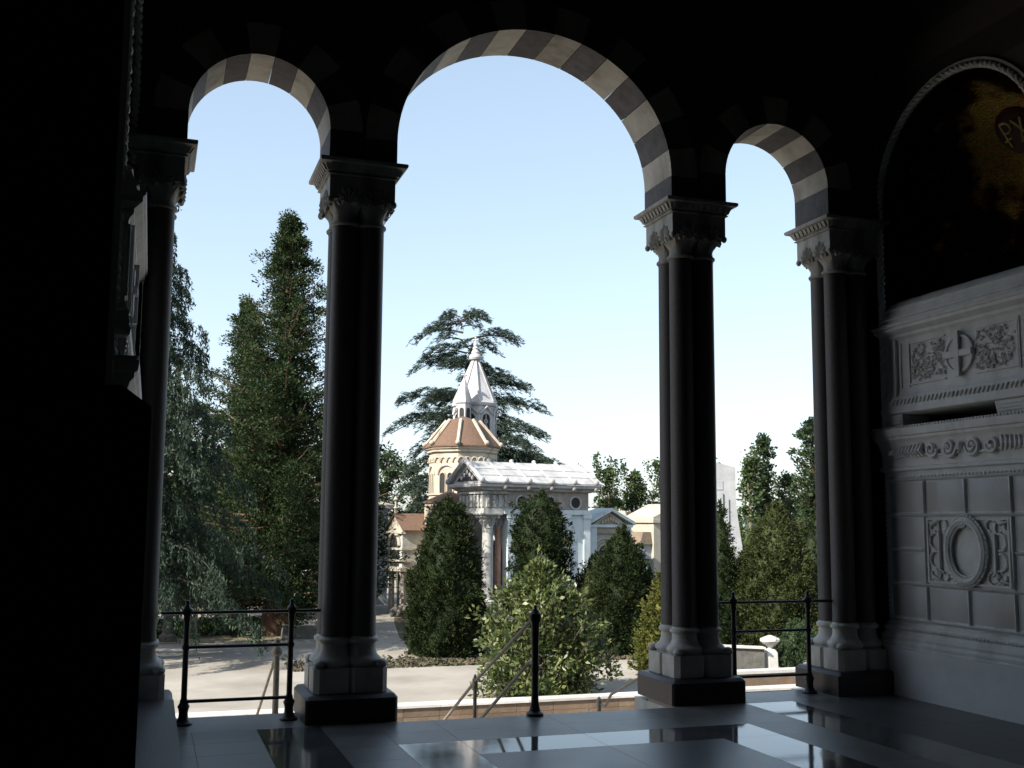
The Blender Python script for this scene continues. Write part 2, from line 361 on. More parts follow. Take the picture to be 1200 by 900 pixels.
# column cluster -------------------------------------------------------------
def palmette(mb, c, u, h, wd, n):
    """carved leaf: a fan of pointed lobes on a face; c base point, u along the face, n outward"""
    c, u, n = Vector(c), Vector(u), Vector(n)
    for k in range(-3, 4):
        a = k * R(24); L = h * (1 - .055 * k * k)
        d = u * math.sin(a) + Vector((0, 0, 1)) * math.cos(a); s = d.cross(n)
        p0 = c + n * .002; pm = c + d * L * .62; pt = c + d * L
        wv = wd * .16
        mb.add([p0, pm - s * wv + n * .004, pm + n * .032, pm + s * wv + n * .004, pt + n * .012], [(0, 1, 2), (0, 2, 3), (1, 4, 2), (2, 4, 3)])
def make_cluster():
    t = thing('column_cluster', 'dark column cluster', 'column')
    p = MB(); p.sq(0, 0, [(.386, 0), (.386, .195), (.362, .225), (.33, .232)], ch=.02); p.build('plinth', M['porphyry'], t)
    s = MB()
    h, n = .312, .045   # block with notched corners and mid-notches
    poly = [(-h, -h + n), (-h + n, -h), (-.03, -h), (0, -h + .03), (.03, -h), (h - n, -h), (h, -h + n), (h, -.03), (h - .03, 0), (h, .03), (h, h - n), (h - n, h), (.03, h), (0, h - .03), (-.03, h), (-h + n, h), (-h, h - n), (-h, .03), (-h + .03, 0), (-h, -.03)]
    s.prism(poly, lambda a, b, d: (a, b, d), .2325, .432); s.build('pedestal_block', M['marble'], t)
    for sx in (-1, 1):
        for sy in (-1, 1):
            cx, cy = sx * .1175, sy * .1175
            b = MB()
            prof = [(.17, .4325)] + [(.158 + .02 * math.sin(PI * i / 6), .44 + .07 * i / 6) for i in range(7)] + [(.15, .515), (.132, .535), (.12, .575), (.117, .61), (.122, .628), (.138, .636), (.143, .652), (.138, .668), (.122, .676), (.115, .69)]
            b.lathe(prof, cx, cy, 28)
            b.ball((sx * .262, sy * .262, .462), .052, .052, .04)      # corner spur leaf
            b.build('base', M['marble'], t)
            f = MB(); f.lathe([(.12, .69), (.12, .705), (.1165, .72), (.1155, 2.5), (.113, 4.24), (.117, 4.262)], cx, cy, 28); f.build('shaft', M['shaft'], t)
            k = MB()
            k.lathe([(.117, 4.263), (.129, 4.27), (.134, 4.283), (.129, 4.296), (.112, 4.303), (.111, 4.33)], cx, cy, 24)
            # bell flaring from round to square
            rings = []
            for q in range(9):
                u = q / 8; z = 4.33 + .15 * u; e = u ** 1.7
                ring = []
                for j in range(24):
                    a = 2 * PI * j / 24; rc, rs_ = math.cos(a), math.sin(a); mx = max(abs(rc), abs(rs_))
                    sqx, sqy = rc / mx * .148, rs_ / mx * .148
                    px = cx + (.107 * rc) * (1 - e) + (sqx + sx * .012) * e; py = cy + (.107 * rs_) * (1 - e) + (sqy + sy * .012) * e
                    ring.append((px, py, z))
                rings.append(ring)
            k.loft(rings)
            k.ball((sx * .282, sy * .282, 4.468), .028, .028, .034)
            palmette(k, (cx, sy * .288, 4.44), (1, 0, 0), .17, .3, (0, sy, 0)); palmette(k, (sx * .288, cy, 4.44), (0, 1, 0), .17, .3, (sx, 0, 0))
            for (ox, oy, ux, uy) in ((cx + .085, sy * .275, 1, 0), (cx - .085, sy * .275, 1, 0), (sx * .275, cy + .085, 0, 1), (sx * .275, cy - .085, 0, 1)):
                k.ball((ox, oy, 4.455), .022, .022, .03, 8, 5)
            k.build('capital', M['capital'], t)
    a = MB()
    a.sq(0, 0, [(.288, 4.475), (.292, 4.48), (.292, 4.69)])
    a.sq(0, 0, [(.3, 4.6905), (.314, 4.698), (.314, 4.706), (.3, 4.712), (.302, 4.72), (.318, 4.725), (.322, 4.735), (.34, 4.77), (.352, 4.782), (.38, 4.788), (.388, 4.8), (.388, 4.822), (.375, ZA - .001)])
    a.build('abacus', M['capital'], t)
    d = MB()
    for sgn in (-1, 1):
        for q in range(9):
            o = -.27 + .0675 * q
            for fn in ((lambda al, ou, z: (al, sgn * ou, z)), (lambda al, ou, z: (sgn * ou, al, z))):
                d.loft([[fn(o - .02, .31, .0), fn(o + .02, .31, 0), fn(o + .02, .333, 0), fn(o - .02, .333, 0)], [fn(o - .024, .31, 1), fn(o + .024, .31, 1), fn(o + .024, .36, 1), fn(o - .024, .36, 1)]])
    d.v = [(x, y, 4.728 + z * .05) for x, y, z in d.v]
    d.build('dentil', M['capital'], t)
    return t
cl0 = make_cluster()
CL = ['dark clustered column at the left wall beside the weeping cedar', 'dark clustered column between the left and the middle arch',
      'dark clustered column between the middle and the right arch', 'dark clustered column next to the carved marble tomb with cross']
for i, x in enumerate(CX):
    o = cl0 if i == 0 else dup(cl0, (x, YC, 0))
    o.location = (x, YC, 0); tag(o, CL[i], 'column', 'clustered columns of the arcade')

# side walls, back wall, ceiling ----------------------------------------------
NY, NR, NZS = 8.0, 1.06, 4.93        # niche centre, radius, spring
def side_wall(name, label, X, sgn):
    """wall plane at X, thickness going sgn outward, with an apsed niche"""
    t = thing(name, label, 'wall', (X, 0, 0))
    b = MB(); th = 1.3 * sgn
    xs = sorted((0, th))
    b.box(xs[0], xs[1], -2.6 if sgn > 0 else 3.6, NY - NR, -.03, ZT)
    if sgn < 0: b.box(-3.2, -2.6, -2.6, 3.6, -.03, ZT); b.box(xs[0], xs[1], NY + NR, YN - .002, -.03, ZT)
    b.box(xs[0], xs[1], YN - .002, YF, -.03, ZA + .003)
    b.box(xs[0], xs[1], NY - NR, NY + NR, -.03, 2.6)
    c = archcurve(NY, NR, NR, NZS, 32)
    b.loft([[(0, y, z), (th, y, z), (th, y, ZT), (0, y, ZT)] for y, z in c])
    b.build('masonry', M['banded'], t)
    # apse
    a = MB(); n1, n2 = 20, 10; v = []; f = []
    zl = [2.6, 3.4, 4.2] + [None] * (n2 + 1)
    rows = []
    for z in (2.6, 3.8, NZS): rows.append([(sgn * NR * math.sin(PI * i / n1), NY - NR * math.cos(PI * i / n1), z) for i in range(n1 + 1)])
    for q in range(1, n2 + 1):
        ph = PI / 2 * q / n2; rr = NR * math.cos(ph) + 1e-4
        rows.append([(sgn * rr * math.sin(PI * i / n1), NY - rr * math.cos(PI * i / n1), NZS + NR * math.sin(ph)) for i in range(n1 + 1)])
    for r in rows: v += r
    for q in range(len(rows) - 1):
        for i in range(n1):
            A = q * (n1 + 1) + i; f.append((A, A + 1, A + n1 + 2, A + n1 + 1))
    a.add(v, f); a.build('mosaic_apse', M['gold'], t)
    # twisted rope frame round the niche
    rp = MB(); path = []
    for z in np.arange(2.66, NZS, .02): path.append((NY + NR + .035, z))
    for i in range(0, 180): path.append((NY + (NR + .035) * math.cos(PI * i / 180), NZS + (NR + .035) * math.sin(PI * i / 180)))
    for z in np.arange(NZS, 2.66, -.02): path.append((NY - NR - .035, z))
    ss = 0; pts = [[], []]
    for i, (y, z) in enumerate(path):
        if i: ss += math.hypot(y - path[i - 1][0], z - path[i - 1][1])
        j = min(i + 1, len(path) - 1); k = max(i - 1, 0)
        ty, tz = path[j][0] - path[k][0], path[j][1] - path[k][1]; L = math.hypot(ty, tz); ny, nz = tz / L, -ty / L
        for q in (0, 1):
            an = ss * 2 * PI / .13 + q * PI
            pts[q].append((-sgn * (.03 + .018 * math.sin(an)), y + ny * .018 * math.cos(an), z + nz * .018 * math.cos(an)))
    for q in (0, 1): rp.tube(pts[q], .021, 6)
    rp.build('rope_moulding', M['tombmarble'], t)
    fr = MB(); rings = []
    for (y, z) in path[::6] + [path[-1]]:
        dy, dz = y - NY, max(z - NZS, 0)
        L = math.hypot(dy, dz); uy, uz = dy / L, dz / L
        rings.append([(-sgn * .001, NY + uy * (NR + .075), (z if dz == 0 else NZS + uz * (NR + .075))), (-sgn * .03, NY + uy * (NR + .075), (z if dz == 0 else NZS + uz * (NR + .075))), (-sgn * .03, NY + uy * (NR + .1), (z if dz == 0 else NZS + uz * (NR + .1))), (-sgn * .001, NY + uy * (NR + .1), (z if dz == 0 else NZS + uz * (NR + .1)))])
    fr.loft(rings); fr.build('arch_fillet', M['tombmarble'], t)
    return t
sw = side_wall('side_wall', 'dark banded right wall with a gold mosaic niche above the tomb', XW, 1)
lw = side_wall('side_wall', 'almost black left wall beside the leftmost column', XL, -1)
# medallion with christogram on the right apse
mc = Vector((.815, NY, NZS + .64)); nrm = (Vector((0, NY, NZS)) - mc).normalized()
ua = Vector((0, -1, 0)); va = nrm.cross(ua)
if va.z < 0: va = -va
md = MB()
mc2 = mc + nrm * .03
md.loft([[mc2 + (ua * math.cos(2 * PI * j / 40) + va * math.sin(2 * PI * j / 40)) * r + nrm * e for j in range(40)] for r, e in ((.25, -.06), (.25, 0), (.238, .012), (.226, .004))])
mo = md.build('medallion', M['medred'], sw)
lt = MB()
def stroke(pts, wd=.016):
    lt.tube([mc2 + ua * a * 1.0 + va * b * 1.0 + nrm * .012 for a, b in pts], wd, 6)
# letter P with a crossing stroke, then X
stroke([(-.14, -.13), (-.14, .13)]); stroke([(-.14, .13), (-.08, .13), (-.045, .1), (-.045, .05), (-.08, .02), (-.14, .02)]); stroke([(-.19, -.06), (-.09, -.04)], .013)
stroke([(.0, -.12), (.12, .13)]); stroke([(.0, .13), (.12, -.12)])
lt.build('gold_letters', M['goldletter'], mo)

bw = MB(); bw.box(-3.4, 8.6, -2.9, -2.6, -.03, ZT)
tag(bw.build('back_wall', M['wall']), 'dark wall closing the gallery behind the viewer', 'wall')
ce = MB(); rings = []
for i in range(17):
    th = PI * i / 16
    rings.append([(-3.4, 3.25 - 5.84 * math.cos(th) * 1.0, 7.0 + 2.1 * math.sin(th)), (8.6, 3.25 - 5.84 * math.cos(th), 7.0 + 2.1 * math.sin(th)), (8.6, 3.25 - 5.84 * math.cos(th), 9.4), (-3.4, 3.25 - 5.84 * math.cos(th), 9.4)])
ce.loft(rings)
ce.box(-3.4, 8.6, -2.9, 9.7, 9.405, 9.6)
tag(ce.build('ceiling', M['ceiling']), kind='structure')

# ------------------------------------------------------------------ wall tomb
def make_tomb():
    t = thing('wall_tomb', 'tomb', 'tomb')
    H = 1.17
    def bx(mb, x, h, z0, z1, x0=-.02): mb.box(x0, x, -h, h, z0, z1)
    b = MB()
    for x, h, z0, z1 in [(.13, H - .01, 0, .02)]: bx(b, x, h, z0, z1)
    rings = []
    for x, h, z in [(.125, H - .015, .02), (.125, H - .015, .1), (.117, H, .25), (.125, H + .015, .38), (.135, H + .02, .43), (.135, H + .02, .457)]:
        rings.append([(-.02, -h, z), (x - .04, -h, z), (x, -h + .04, z), (x, h - .04, z), (x - .04, h, z), (-.02, h, z)])
    b.loft(rings); b.build('base', M['tombbase'], t)
    mo = MB()
    prof = [(.14, .459), (.14, .475), (.115, .485), (.125, .5), (.125, .52), (.1, .535), (.1, .55), (.11, .56), (.11, .58), (.075, .6), (.07, .63), (.085, .64), (.085, .66), (.055, .67), (.055, .7)]
    mo.loft([[(-.02, -H + .05 - x * .5 + 0, z), (x, -H + .05 - x * .5, z), (x, H - .05 + x * .5, z), (-.02, H - .05 + x * .5, z)] for x, z in prof])
    for i in range(46): mo.ball((.088, -1.06 + i * .0471, .65), .012, .018, .012, 6, 4)
    mo.build('base_moulding', M['tombmarble'], t)
    body = MB(); bx(body, .03, H - .03, .7005, 2.2)
    ob = body.build('tomb_front', M['tombmarble'], t)
    # grid of plaques
    ys = [-1.09, -.555, 0, .555, 1.09]; zs = [.74, 1.09, 1.425, 1.765, 2.115]
    bars = MB()
    def bar(y0, y1, z0, z1): bars.loft([[(.03, y0, z0), (.03, y1, z0), (.03, y1, z1), (.03, y0, z1)], [(.037, y0, z0), (.037, y1, z0), (.037, y1, z1), (.037, y0, z1)], [(.041, y0 + .006, z0 + .008), (.058, y1 - .008, z0 + .008), (.058, y1 - .008, z1 - .008), (.058, y0 + .008, z1 - .008)]])
    for z in zs:
        if z in (1.425,): bar(-1.09 + .022, -.555 - .022, z - .016, z + .016); bar(.555 + .022, 1.09 - .022, z - .016, z + .016)
        else: bar(-1.112, 1.112, z - .016, z + .016)
    for y in ys:
        for k in range(4):
            if y == 0 and k in (1, 2): continue
            z0, z1 = zs[k] + .0165, zs[k + 1] - .0165
            if abs(y) > .5 and abs(y) < .6 and k == 1: z1 = zs[3] - .0165
            if abs(y) > .5 and abs(y) < .6 and k == 2: continue
            bar(y - .016, y + .016, z0, z1)
    for z in np.arange(.76, 2.1, .05):      # small beads down the outer frame
        for y in (-1.13, 1.13): bars.ball((.033, y, z), .012, .012, .018, 6, 4)
    for y in np.arange(-1.1, 1.11, .05): bars.ball((.033, y, 2.142), .012, .018, .011, 6, 4)
    bars.build('frame', M['tombbase'], ob)
    for k in range(4):
        for c in range(4):
            if k in (1, 2) and c in (1, 2): continue
            p = MB(); y0, y1, z0, z1 = ys[c] + .03, ys[c + 1] - .03, zs[k] + .03, zs[k + 1] - .03
            p.loft([[(.03, y0, z0), (.03, y1, z0), (.03, y1, z1), (.03, y0, z1)], [(.033, y0 + .006, z0 + .006), (.033, y1 - .006, z0 + .006), (.033, y1 - .006, z1 - .006), (.033, y0 + .006, z1 - .006)]])
            p.build('plaque', M['plaque'], ob)
    # carved square with wreath
    cz, cy = (zs[1] + zs[3]) / 2, 0
    rl = MB()
    y0, y1, z0, z1 = -.525, .525, zs[1] + .03, zs[3] - .03
    for (a0, a1, b0, b1) in ((y0, y1, z0, z0 + .02), (y0, y1, z1 - .02, z1), (y0, y0 + .02, z0 + .021, z1 - .021), (y1 - .02, y1, z0 + .021, z1 - .021)): rl.box(.03, .05, a0, a1, b0, b1)
    for sy in (-1, 1):
        for sz in (-1, 1):
            pts = []                                  # volutes in the corners
            for i in range(26):
                a = i / 25 * 3.6 * PI / 2; r = .1 * (1 - i / 32)
                pts.append((.042, sy * (.40 + r * math.cos(a) * .75), cz + sz * (.2 + r * math.sin(a))))
            rl.tube(pts, [.014 - .006 * i / 25 for i in range(26)], 6)
            rl.tube([(.04, sy * .5, cz + sz * .27), (.05, sy * .43, cz + sz * .25), (.045, sy * .36, cz + sz * .29)], [.008, .02, .006], 6)
            pts = [(.042, sy * (.405 + .082 * math.cos(a_)), cz + sz * .088 + .075 * math.sin(a_)) for a_ in [-1.9 + 3.8 * i / 14 for i in range(15)]]
            rl.tube(pts, [.008 + .006 * math.sin(PI * i / 14) for i in range(15)], 6)
            pts = [(.042, sy * (.3 - .05 * math.cos(a_)), cz + sz * .235 + .05 * math.sin(a_)) for a_ in [-1.6 + 3.2 * i / 10 for i in range(11)]]; rl.tube(pts, .01, 6)
            for q_ in range(3): rl.tube([(.036, sy * (.33 + .05 * q_), cz + sz * .3), (.046, sy * (.35 + .05 * q_), cz + sz * (.27 - .01 * q_)), (.04, sy * (.37 + .05 * q_), cz + sz * .29)], [.006, .013, .005], 5)
        rl.tube([(.045, sy * .355, cz - .17), (.045, sy * .355, cz + .17)], .018, 6)
        rl.tube([(.045, sy * .31, cz - .21), (.05, sy * .355, cz - .18), (.045, sy * .39, cz - .22)], .014, 6)
    rl.build('scroll_relief', M['tombmarble'], ob)
    wr = MB(); nW = 44
    for i in range(nW):
        a = 2 * PI * i / nW; rr = random.Random(i)
        for q in (-1, 0, 1):
            r = .25 + .038 * q
            c = Vector((.062 + .02 * (1 - abs(q)) + .006 * rr.random(), r * math.sin(a) * .92, cz + r * math.cos(a) * 1.12))
            tdir = Vector((.25, math.cos(a) * .92 + q * .5 * math.sin(a), -math.sin(a) * 1.12 + q * .5 * math.cos(a))).normalized(); s = tdir.cross(Vector((1, 0, 0))).normalized(); n = s.cross(tdir)
            if n.x < 0: n = -n
            L, W_ = .052, .021
            wr.add([c - tdir * L * .5, c - s * W_, c + n * .012, c + s * W_, c + tdir * L * .6], [(0, 1, 2), (0, 2, 3), (1, 4, 2), (2, 4, 3)])
    wr.tube([(.055, .25 * math.sin(2 * PI * i / 40) * .92, cz + .25 * math.cos(2 * PI * i / 40) * 1.12) for i in range(40)], .04, 8, closed=True)
    wr.tube([(.08, .03 * math.sin(2 * PI * i / 14), cz + .25 + .03 * math.cos(2 * PI * i / 14)) for i in range(14)], .012, 6, closed=True)
    wr.ball((.08, 0, cz + .25), .018)
    wr.build('wreath', M['tombmarble'], ob)
    # band, frieze and ledge
    lg = MB()
    prof = [(.05, 2.2), (.065, 2.21), (.065, 2.235), (.045, 2.25), (.043, 2.3), (.05, 2.4), (.075, 2.49), (.1, 2.52), (.1, 2.545), (.118, 2.555), (.125, 2.6), (.125, 2.625), (.11, 2.63), (.11, 2.65)]
    lg.loft([[(-.02, -H - x * .8 + .05, z), (x, -H - x * .8 + .05, z), (x, H + x * .8 - .05, z), (-.02, H + x * .8 - .05, z)] for x, z in prof])
    for i in range(58): lg.box(.11, .122, -1.2 + i * .0414, -1.18 + i * .0414, 2.632, 2.648)
    for i in range(40): lg.ball((.056, -1.09 + i * .056, 2.215), .014, .026, .011, 6, 4)
    ol = lg.build('ledge', M['tombmarble'], t)
    for sy in (-1, 1):
        sc = MB()
        for (y0, r0, nT) in ((.15, .095, 1.75), (.39, .08, 1.5)):
            pts = []
            for i in range(30):
                a = i / 29 * nT * 2 * PI; r = r0 * (1 - .85 * i / 29)
                pts.append((.066 + .01 * i / 29, sy * (y0 + r * math.cos(a + PI)), 2.395 + r * math.sin(a + PI)))
            sc.tube(pts, .019, 6)
        for k in range(9):
            y = .5 + k * .052; s2 = 1 - k * .055
            sc.tube([(.06, sy * y, 2.33 + .02 * k / 9), (.085, sy * (y + .04), 2.39), (.075, sy * (y + .012), 2.39 + .075 * s2)], [.012, .027 * s2, .009], 6)
        sc.ball((.075, sy * .98, 2.39), .022, .035, .03); sc.ball((.07, sy * 1.02, 2.4), .016, .02, .02)
        for k in range(6):
            a = k * PI / 5; sc.ball((.08, sy * (.17 + .03 * math.cos(a)), 2.395 + .03 * math.sin(a)), .012)
        sc.tube([(.058, sy * (.03 + .1 * i), 2.345 + .012 * math.sin(i * 1.9)) for i in range(10)], .011, 6)
        sc.build('scroll_frieze', M['tombmarble'], ol)
    sc = MB(); sc.ball((.08, 0, 2.4), .03, .04, .045); sc.build('rosette', M['tombmarble'], ol)
    # sarcophagus
    sg = MB()
    for sy in (-1, 1):                         # feet
        yi = .82 if sy < 0 else .42; ym = (1.08 + yi) / 2
        sg.loft([[(-.3, sy * 1.08, 2.651), (.03, sy * 1.08, 2.651), (.03, sy * (yi + .02), 2.651), (-.3, sy * (yi + .02), 2.651)], [(-.3, sy * 1.08, 2.775), (.045, sy * 1.08, 2.775), (.045, sy * yi, 2.775), (-.3, sy * yi, 2.775)]])
        for z in (2.68, 2.71, 2.74): sg.box(.02, .052, sy * ym - (1.08 - yi) / 2 + .03, sy * ym + (1.08 - yi) / 2 - .03, z, z + .012)
    prof = [(.03, 2.775), (.06, 2.79), (.065, 2.83), (.055, 2.85), (.05, 2.94), (.04, 2.955), (.025, 2.99), (.02, 3.02), (.02, 3.52), (.03, 3.54), (.05, 3.56), (.05, 3.59), (.08, 3.615), (.1, 3.63), (.1, 3.66), (.115, 3.67), (.12, 3.69)]
    sg.loft([[(-.7, -1.08 - x * .8, z), (x, -1.08 - x * .8, z), (x, 1.08 + x * .8, z), (-.7, 1.08 + x * .8, z)] for x, z in prof])
    for i in range(38): sg.tube([(.056, -1.06 + i * .0562, 2.87), (.062, -1.045 + i * .0562, 2.895), (.056, -1.03 + i * .0562, 2.925)], .009, 5)
    for sy in (-1, 1):                         # end pilasters with twin sunk panels
        yc = sy * 1.0
        for (a, b2) in ((-.085, -.075), (-.005, .005), (.075, .085)): sg.box(.02, .034, yc + a, yc + b2, 3.05, 3.49)
        for z in (3.04, 3.49): sg.box(.02, .034, yc - .085, yc + .085, z, z + .01)
        sg.box(.02, .055, sy * .9 - .012, sy * .9 + .012, 2.96, 3.54)
        yc = sy * .78
        sg.box(.02, .032, yc - .02 - .05, yc - .05, 3.04, 3.5); sg.box(.02, .032, yc + .05, yc + .07, 3.04, 3.5)
    os_ = sg.build('sarcophagus', M['tombmarble'], t)
    ld = MB(); rings = []
    for (x, z) in [(.085, 3.691), (.09, 3.71), (.06, 3.72), (.055, 3.745), (.072, 3.75), (.072, 3.765), (.045, 3.775), (.02, 3.85), (.032, 3.856), (.03, 3.87), (.005, 3.876), (-.04, 3.935), (-.13, 3.98), (-.3, 3.995), (-.7, 4.0)]:
        hh = 1.1 if z < 3.8 else 1.1 - (z - 3.8) * .35
        rings.append([(-.72, -hh, z), (x, -hh, z), (x, hh, z), (-.72, hh, z)])
    ld.loft(rings); ld.build('lid', M['tombmarble'], os_)
    rr = random.Random(5)           # carved foliage either side of the cross
    for sy in (-1, 1):
        fo = MB()
        for k in range(120):
            y, z = sy * rr.uniform(.21, .67), rr.uniform(3.09, 3.45); r = rr.uniform(.014, .032); a0 = rr.uniform(0, 6.3); sp = rr.choice((-1, 1))
            pts = [(.028 + .008 * math.sin(i), y + r * (1 - i / 11) * math.cos(a0 + sp * i * .5), z + r * (1 - i / 11) * math.sin(a0 + sp * i * .5)) for i in range(9)]
            fo.tube(pts, [.006, .0075, .0075, .007, .0065, .006, .005, .004, .003], 5)
        for (a0, a1, b0, b1) in ((.2, .7, 3.055, 3.07), (.2, .7, 3.47, 3.485), (.7, .715, 3.055, 3.485)):
            y0, y1 = sorted((sy * a0, sy * a1)); fo.box(.02, .036, y0, y1, b0, b1)
        fo.build('foliage_relief', M['tombmarble'], os_)
    cr = MB()
    cz = 3.27
    cr.loft([[(x, .185 * r * math.cos(2 * PI * j / 36), cz + .185 * r * math.sin(2 * PI * j / 36)) for j in range(36)] for r, x in ((1, .02), (1, .05), (.86, .055), (.84, .042), (.0001, .042))])
    for (a, b2) in ((.028, .215), (.185, .03)):
        cr.loft([[(.04, -a, cz - b2), (.04, a, cz - b2), (.04, a, cz + b2), (.04, -a, cz + b2)], [(.075 + (.003 if a < .1 else 0), -a, cz - b2), (.075 + (.003 if a < .1 else 0), a, cz - b2), (.075 + (.003 if a < .1 else 0), a, cz + b2), (.075 + (.003 if a < .1 else 0), -a, cz + b2)]])
    cr.build('cross', M['tombmarble'], os_)
    return t
tb = make_tomb()
tb.location = (XW, NY, 0); tb.rotation_euler = (0, 0, PI)
tb['label'] = 'grey marble wall tomb with wreath, cross and carved sarcophagus on the right wall'
t2 = dup(tb, (-.23, NY, 0), 0, 'unlit marble wall tomb in shadow on the dark left wall')
pr = MB(); pr.box(-3.3, -.012, 3.45, 4.1, -.02, 2.0); pr.loft([[(-3.3, 3.45, 2.001), (-.012, 3.45, 2.001), (-.012, 4.1, 2.001), (-3.3, 4.1, 2.001)], [(-3.3, 3.5, 2.07), (-.1, 3.5, 2.07), (-.1, 4.05, 2.07), (-3.3, 4.05, 2.07)]])
pr.box(-3.3, -.15, 3.45, 4.0, 2.0705, ZT - .4)
tag(pr.build('wall_pier', M['shadePier']), 'unlit stone pier at the left edge, nearest to the viewer', 'pier')
sb = MB(); sb.box(XL + .14, .235, 6.2, 8.95, .001, .26)
tag(sb.build('tomb_step', M['porphyry']), 'dark stone step along the foot of the left wall', 'step')

# ------------------------------------------------------------------ railings
def post(mb, x, y, h=.94, r=.024):
    mb.lathe([(.075, 0), (.075, .015), (.055, .03), (.04, .055), (.036, .1), (.042, .13), (.05, .145), (.042, .16), (r + .004, .185), (r, .22), (r * .95, h - .12), (r + .006, h - .1), (r + .004, h - .07), (r + .014, h - .04), (r + .016, h - .01), (r * .8, h + .015), (.014, h + .03), (.019, h + .045), (.013, h + .06), (.002, h + .066)], x, y, 14)
def side_rail(xa, xb, x0, x1, label):
    t = thing('railing', label, 'railing', (xa, 9.3, 0), 0, 'iron railings closing the side arches')
    for x in (xa, xb):
        p = MB(); post(p, x - xa, 0); p.build('post', M['iron'], t)
    for z in (.9, .62, .185):
        q = MB()
        a, b = (x0, x1) if z == .9 else (xa, xb)
        q.tube([(a - xa, 0, z), (b - xa, 0, z)], .0145, 8)
        for x in (xa, xb): q.lathe([(.028, z - .02), (.033, z), (.028, z + .02)], x - xa, 0, 10)
        q.build('rail', M['iron'], t)
side_rail(.325, 1.175, .12, 1.42, 'black iron railing under the narrow left arch before the conifers')
side_rail(5.44, 6.285, 5.2, 6.68, 'black iron railing under the narrow right arch before the round yew')
hr = thing('stair_handrail', 'black post and bronze handrail in the middle of the stairs', 'handrail', (3.234, 8.9, 0))
p = MB(); p.lathe([(.075, 0), (.075, .02), (.05, .04), (.04, .08), (.033, .12), (.03, .2), (.03, .36), (.036, .38), (.036, .42), (.03, .44), (.033, .6), (.036, .76), (.04, .79), (.05, .81), (.055, .84), (.05, .87), (.034, .885), (.028, .9), (.012, .915), (.016, .925), (.012, .938), (.002, .945)], 0, 0, 16)
p.build('post', M['iron'], hr)
q = MB(); q.tube([(0, .02, .84), (0, 1.8, .03 + .01), (0, 3.4, -.76), (0, 5.0, -1.55)], .016, 8); q.build('upper_rail', M['brass'], hr)
q = MB(); q.tube([(0, .02, .43), (0, .12, .44), (0, .2, .41), (0, 1.43, -.22), (0, 3.4, -1.2), (0, 5, -2.0)], .016, 8); q.build('lower_rail', M['brass'], hr)
q = MB(); q.lathe([(.05, -1.0), (.022, -.95), (.02, -.2), (.02, -.04), (.03, -.03), (.03, .06), (.022, .07), (.02, .08), (.012, .1), (.002, .115)], 0, 1.8, 12); q.build('newel_post', M['brass'], hr)
h2 = thing('stair_handrail', 'bronze handrail with finial newel outside the left railing', 'handrail', (1.2, 10.5, 0))
q = MB(); q.lathe([(.06, -.93), (.035, -.9), (.03, -.5), (.032, -.2), (.045, -.185), (.045, -.16), (.03, -.15), (.028, .38), (.05, .4), (.055, .43), (.04, .46), (.022, .48), (.035, .51), (.03, .535), (.002, .555)], 0, 0, 14); q.build('newel_post', M['brass'], h2)
q = MB(); q.tube([(0, 0, .42), (-.02, .5, .1), (-.03, 1.6, -.5), (-.03, 4, -1.8)], .017, 8); q.build('upper_rail', M['brass'], h2)
h3 = thing('stair_handrail', 'bronze handrail end with short post beside the right column', 'handrail', (5.3, 12.2, 0))
P3 = at(702, 822, 12.8); h3.location = (P3.x, P3.y, P3.z)
q = MB(); q.lathe([(.045, -1.3), (.028, -1.28), (.026, -.06), (.036, -.05), (.036, .02), (.02, .04), (.002, .06)], 0, 0, 12); q.build('newel_post', M['brass'], h3)
q = MB(); d3 = at(745, 797, 11.6) - P3; q.tube([(0, 0, -.03), (.04, -.1, -.04), tuple(d3 * .35), tuple(d3), tuple(d3 * 1.6)], .016, 8); q.build('upper_rail', M['brass'], h3)

# ------------------------------------------------------------------ grounds
g = MB(); n = 24
gx = np.linspace(-400, 400, n + 1); gy = np.linspace(-100, 700, n + 1)
g.add([(x, y, GZ) for y in gy for x in gx], [(j * (n + 1) + i, j * (n + 1) + i + 1, (j + 1) * (n + 1) + i + 1, (j + 1) * (n + 1) + i) for j in range(n) for i in range(n)])
tag(g.build('ground', M['soil']), kind='structure')
def sheet(name, polys, m, z):
    b = MB()
    for p in polys: b.add([(x, y, GZ + z) for x, y in p], [tuple(range(len(p)))])
    return tag(b.build(name, m), kind='structure')
sheet('forecourt', [[(-60, 9.8), (80, 9.8), (80, 22.39), (-60, 22.39)]], M['stepstone'], .004)
sheet('road', [[(-60, 22.73), (80, 22.73), (80, 31.0), (8.3, 31.4), (-60, 31.4)], [(-60, 31.4), (8.3, 31.4), (8.4, 34), (9.0, 39.6), (-60, 39.6)],
               [(4.8, 39.6), (9.0, 39.6), (10.2, 46), (13, 58), (20, 90), (14, 90), (8, 58)], [(-60, 48.5), (5.5, 48.5), (6.3, 52), (-60, 52)]], M['gravel'], .006)
sheet('verge', [[(-60, 39.7), (4.7, 39.7), (4.9, 41.0), (-60, 41.6)]], M['verge'], .012)

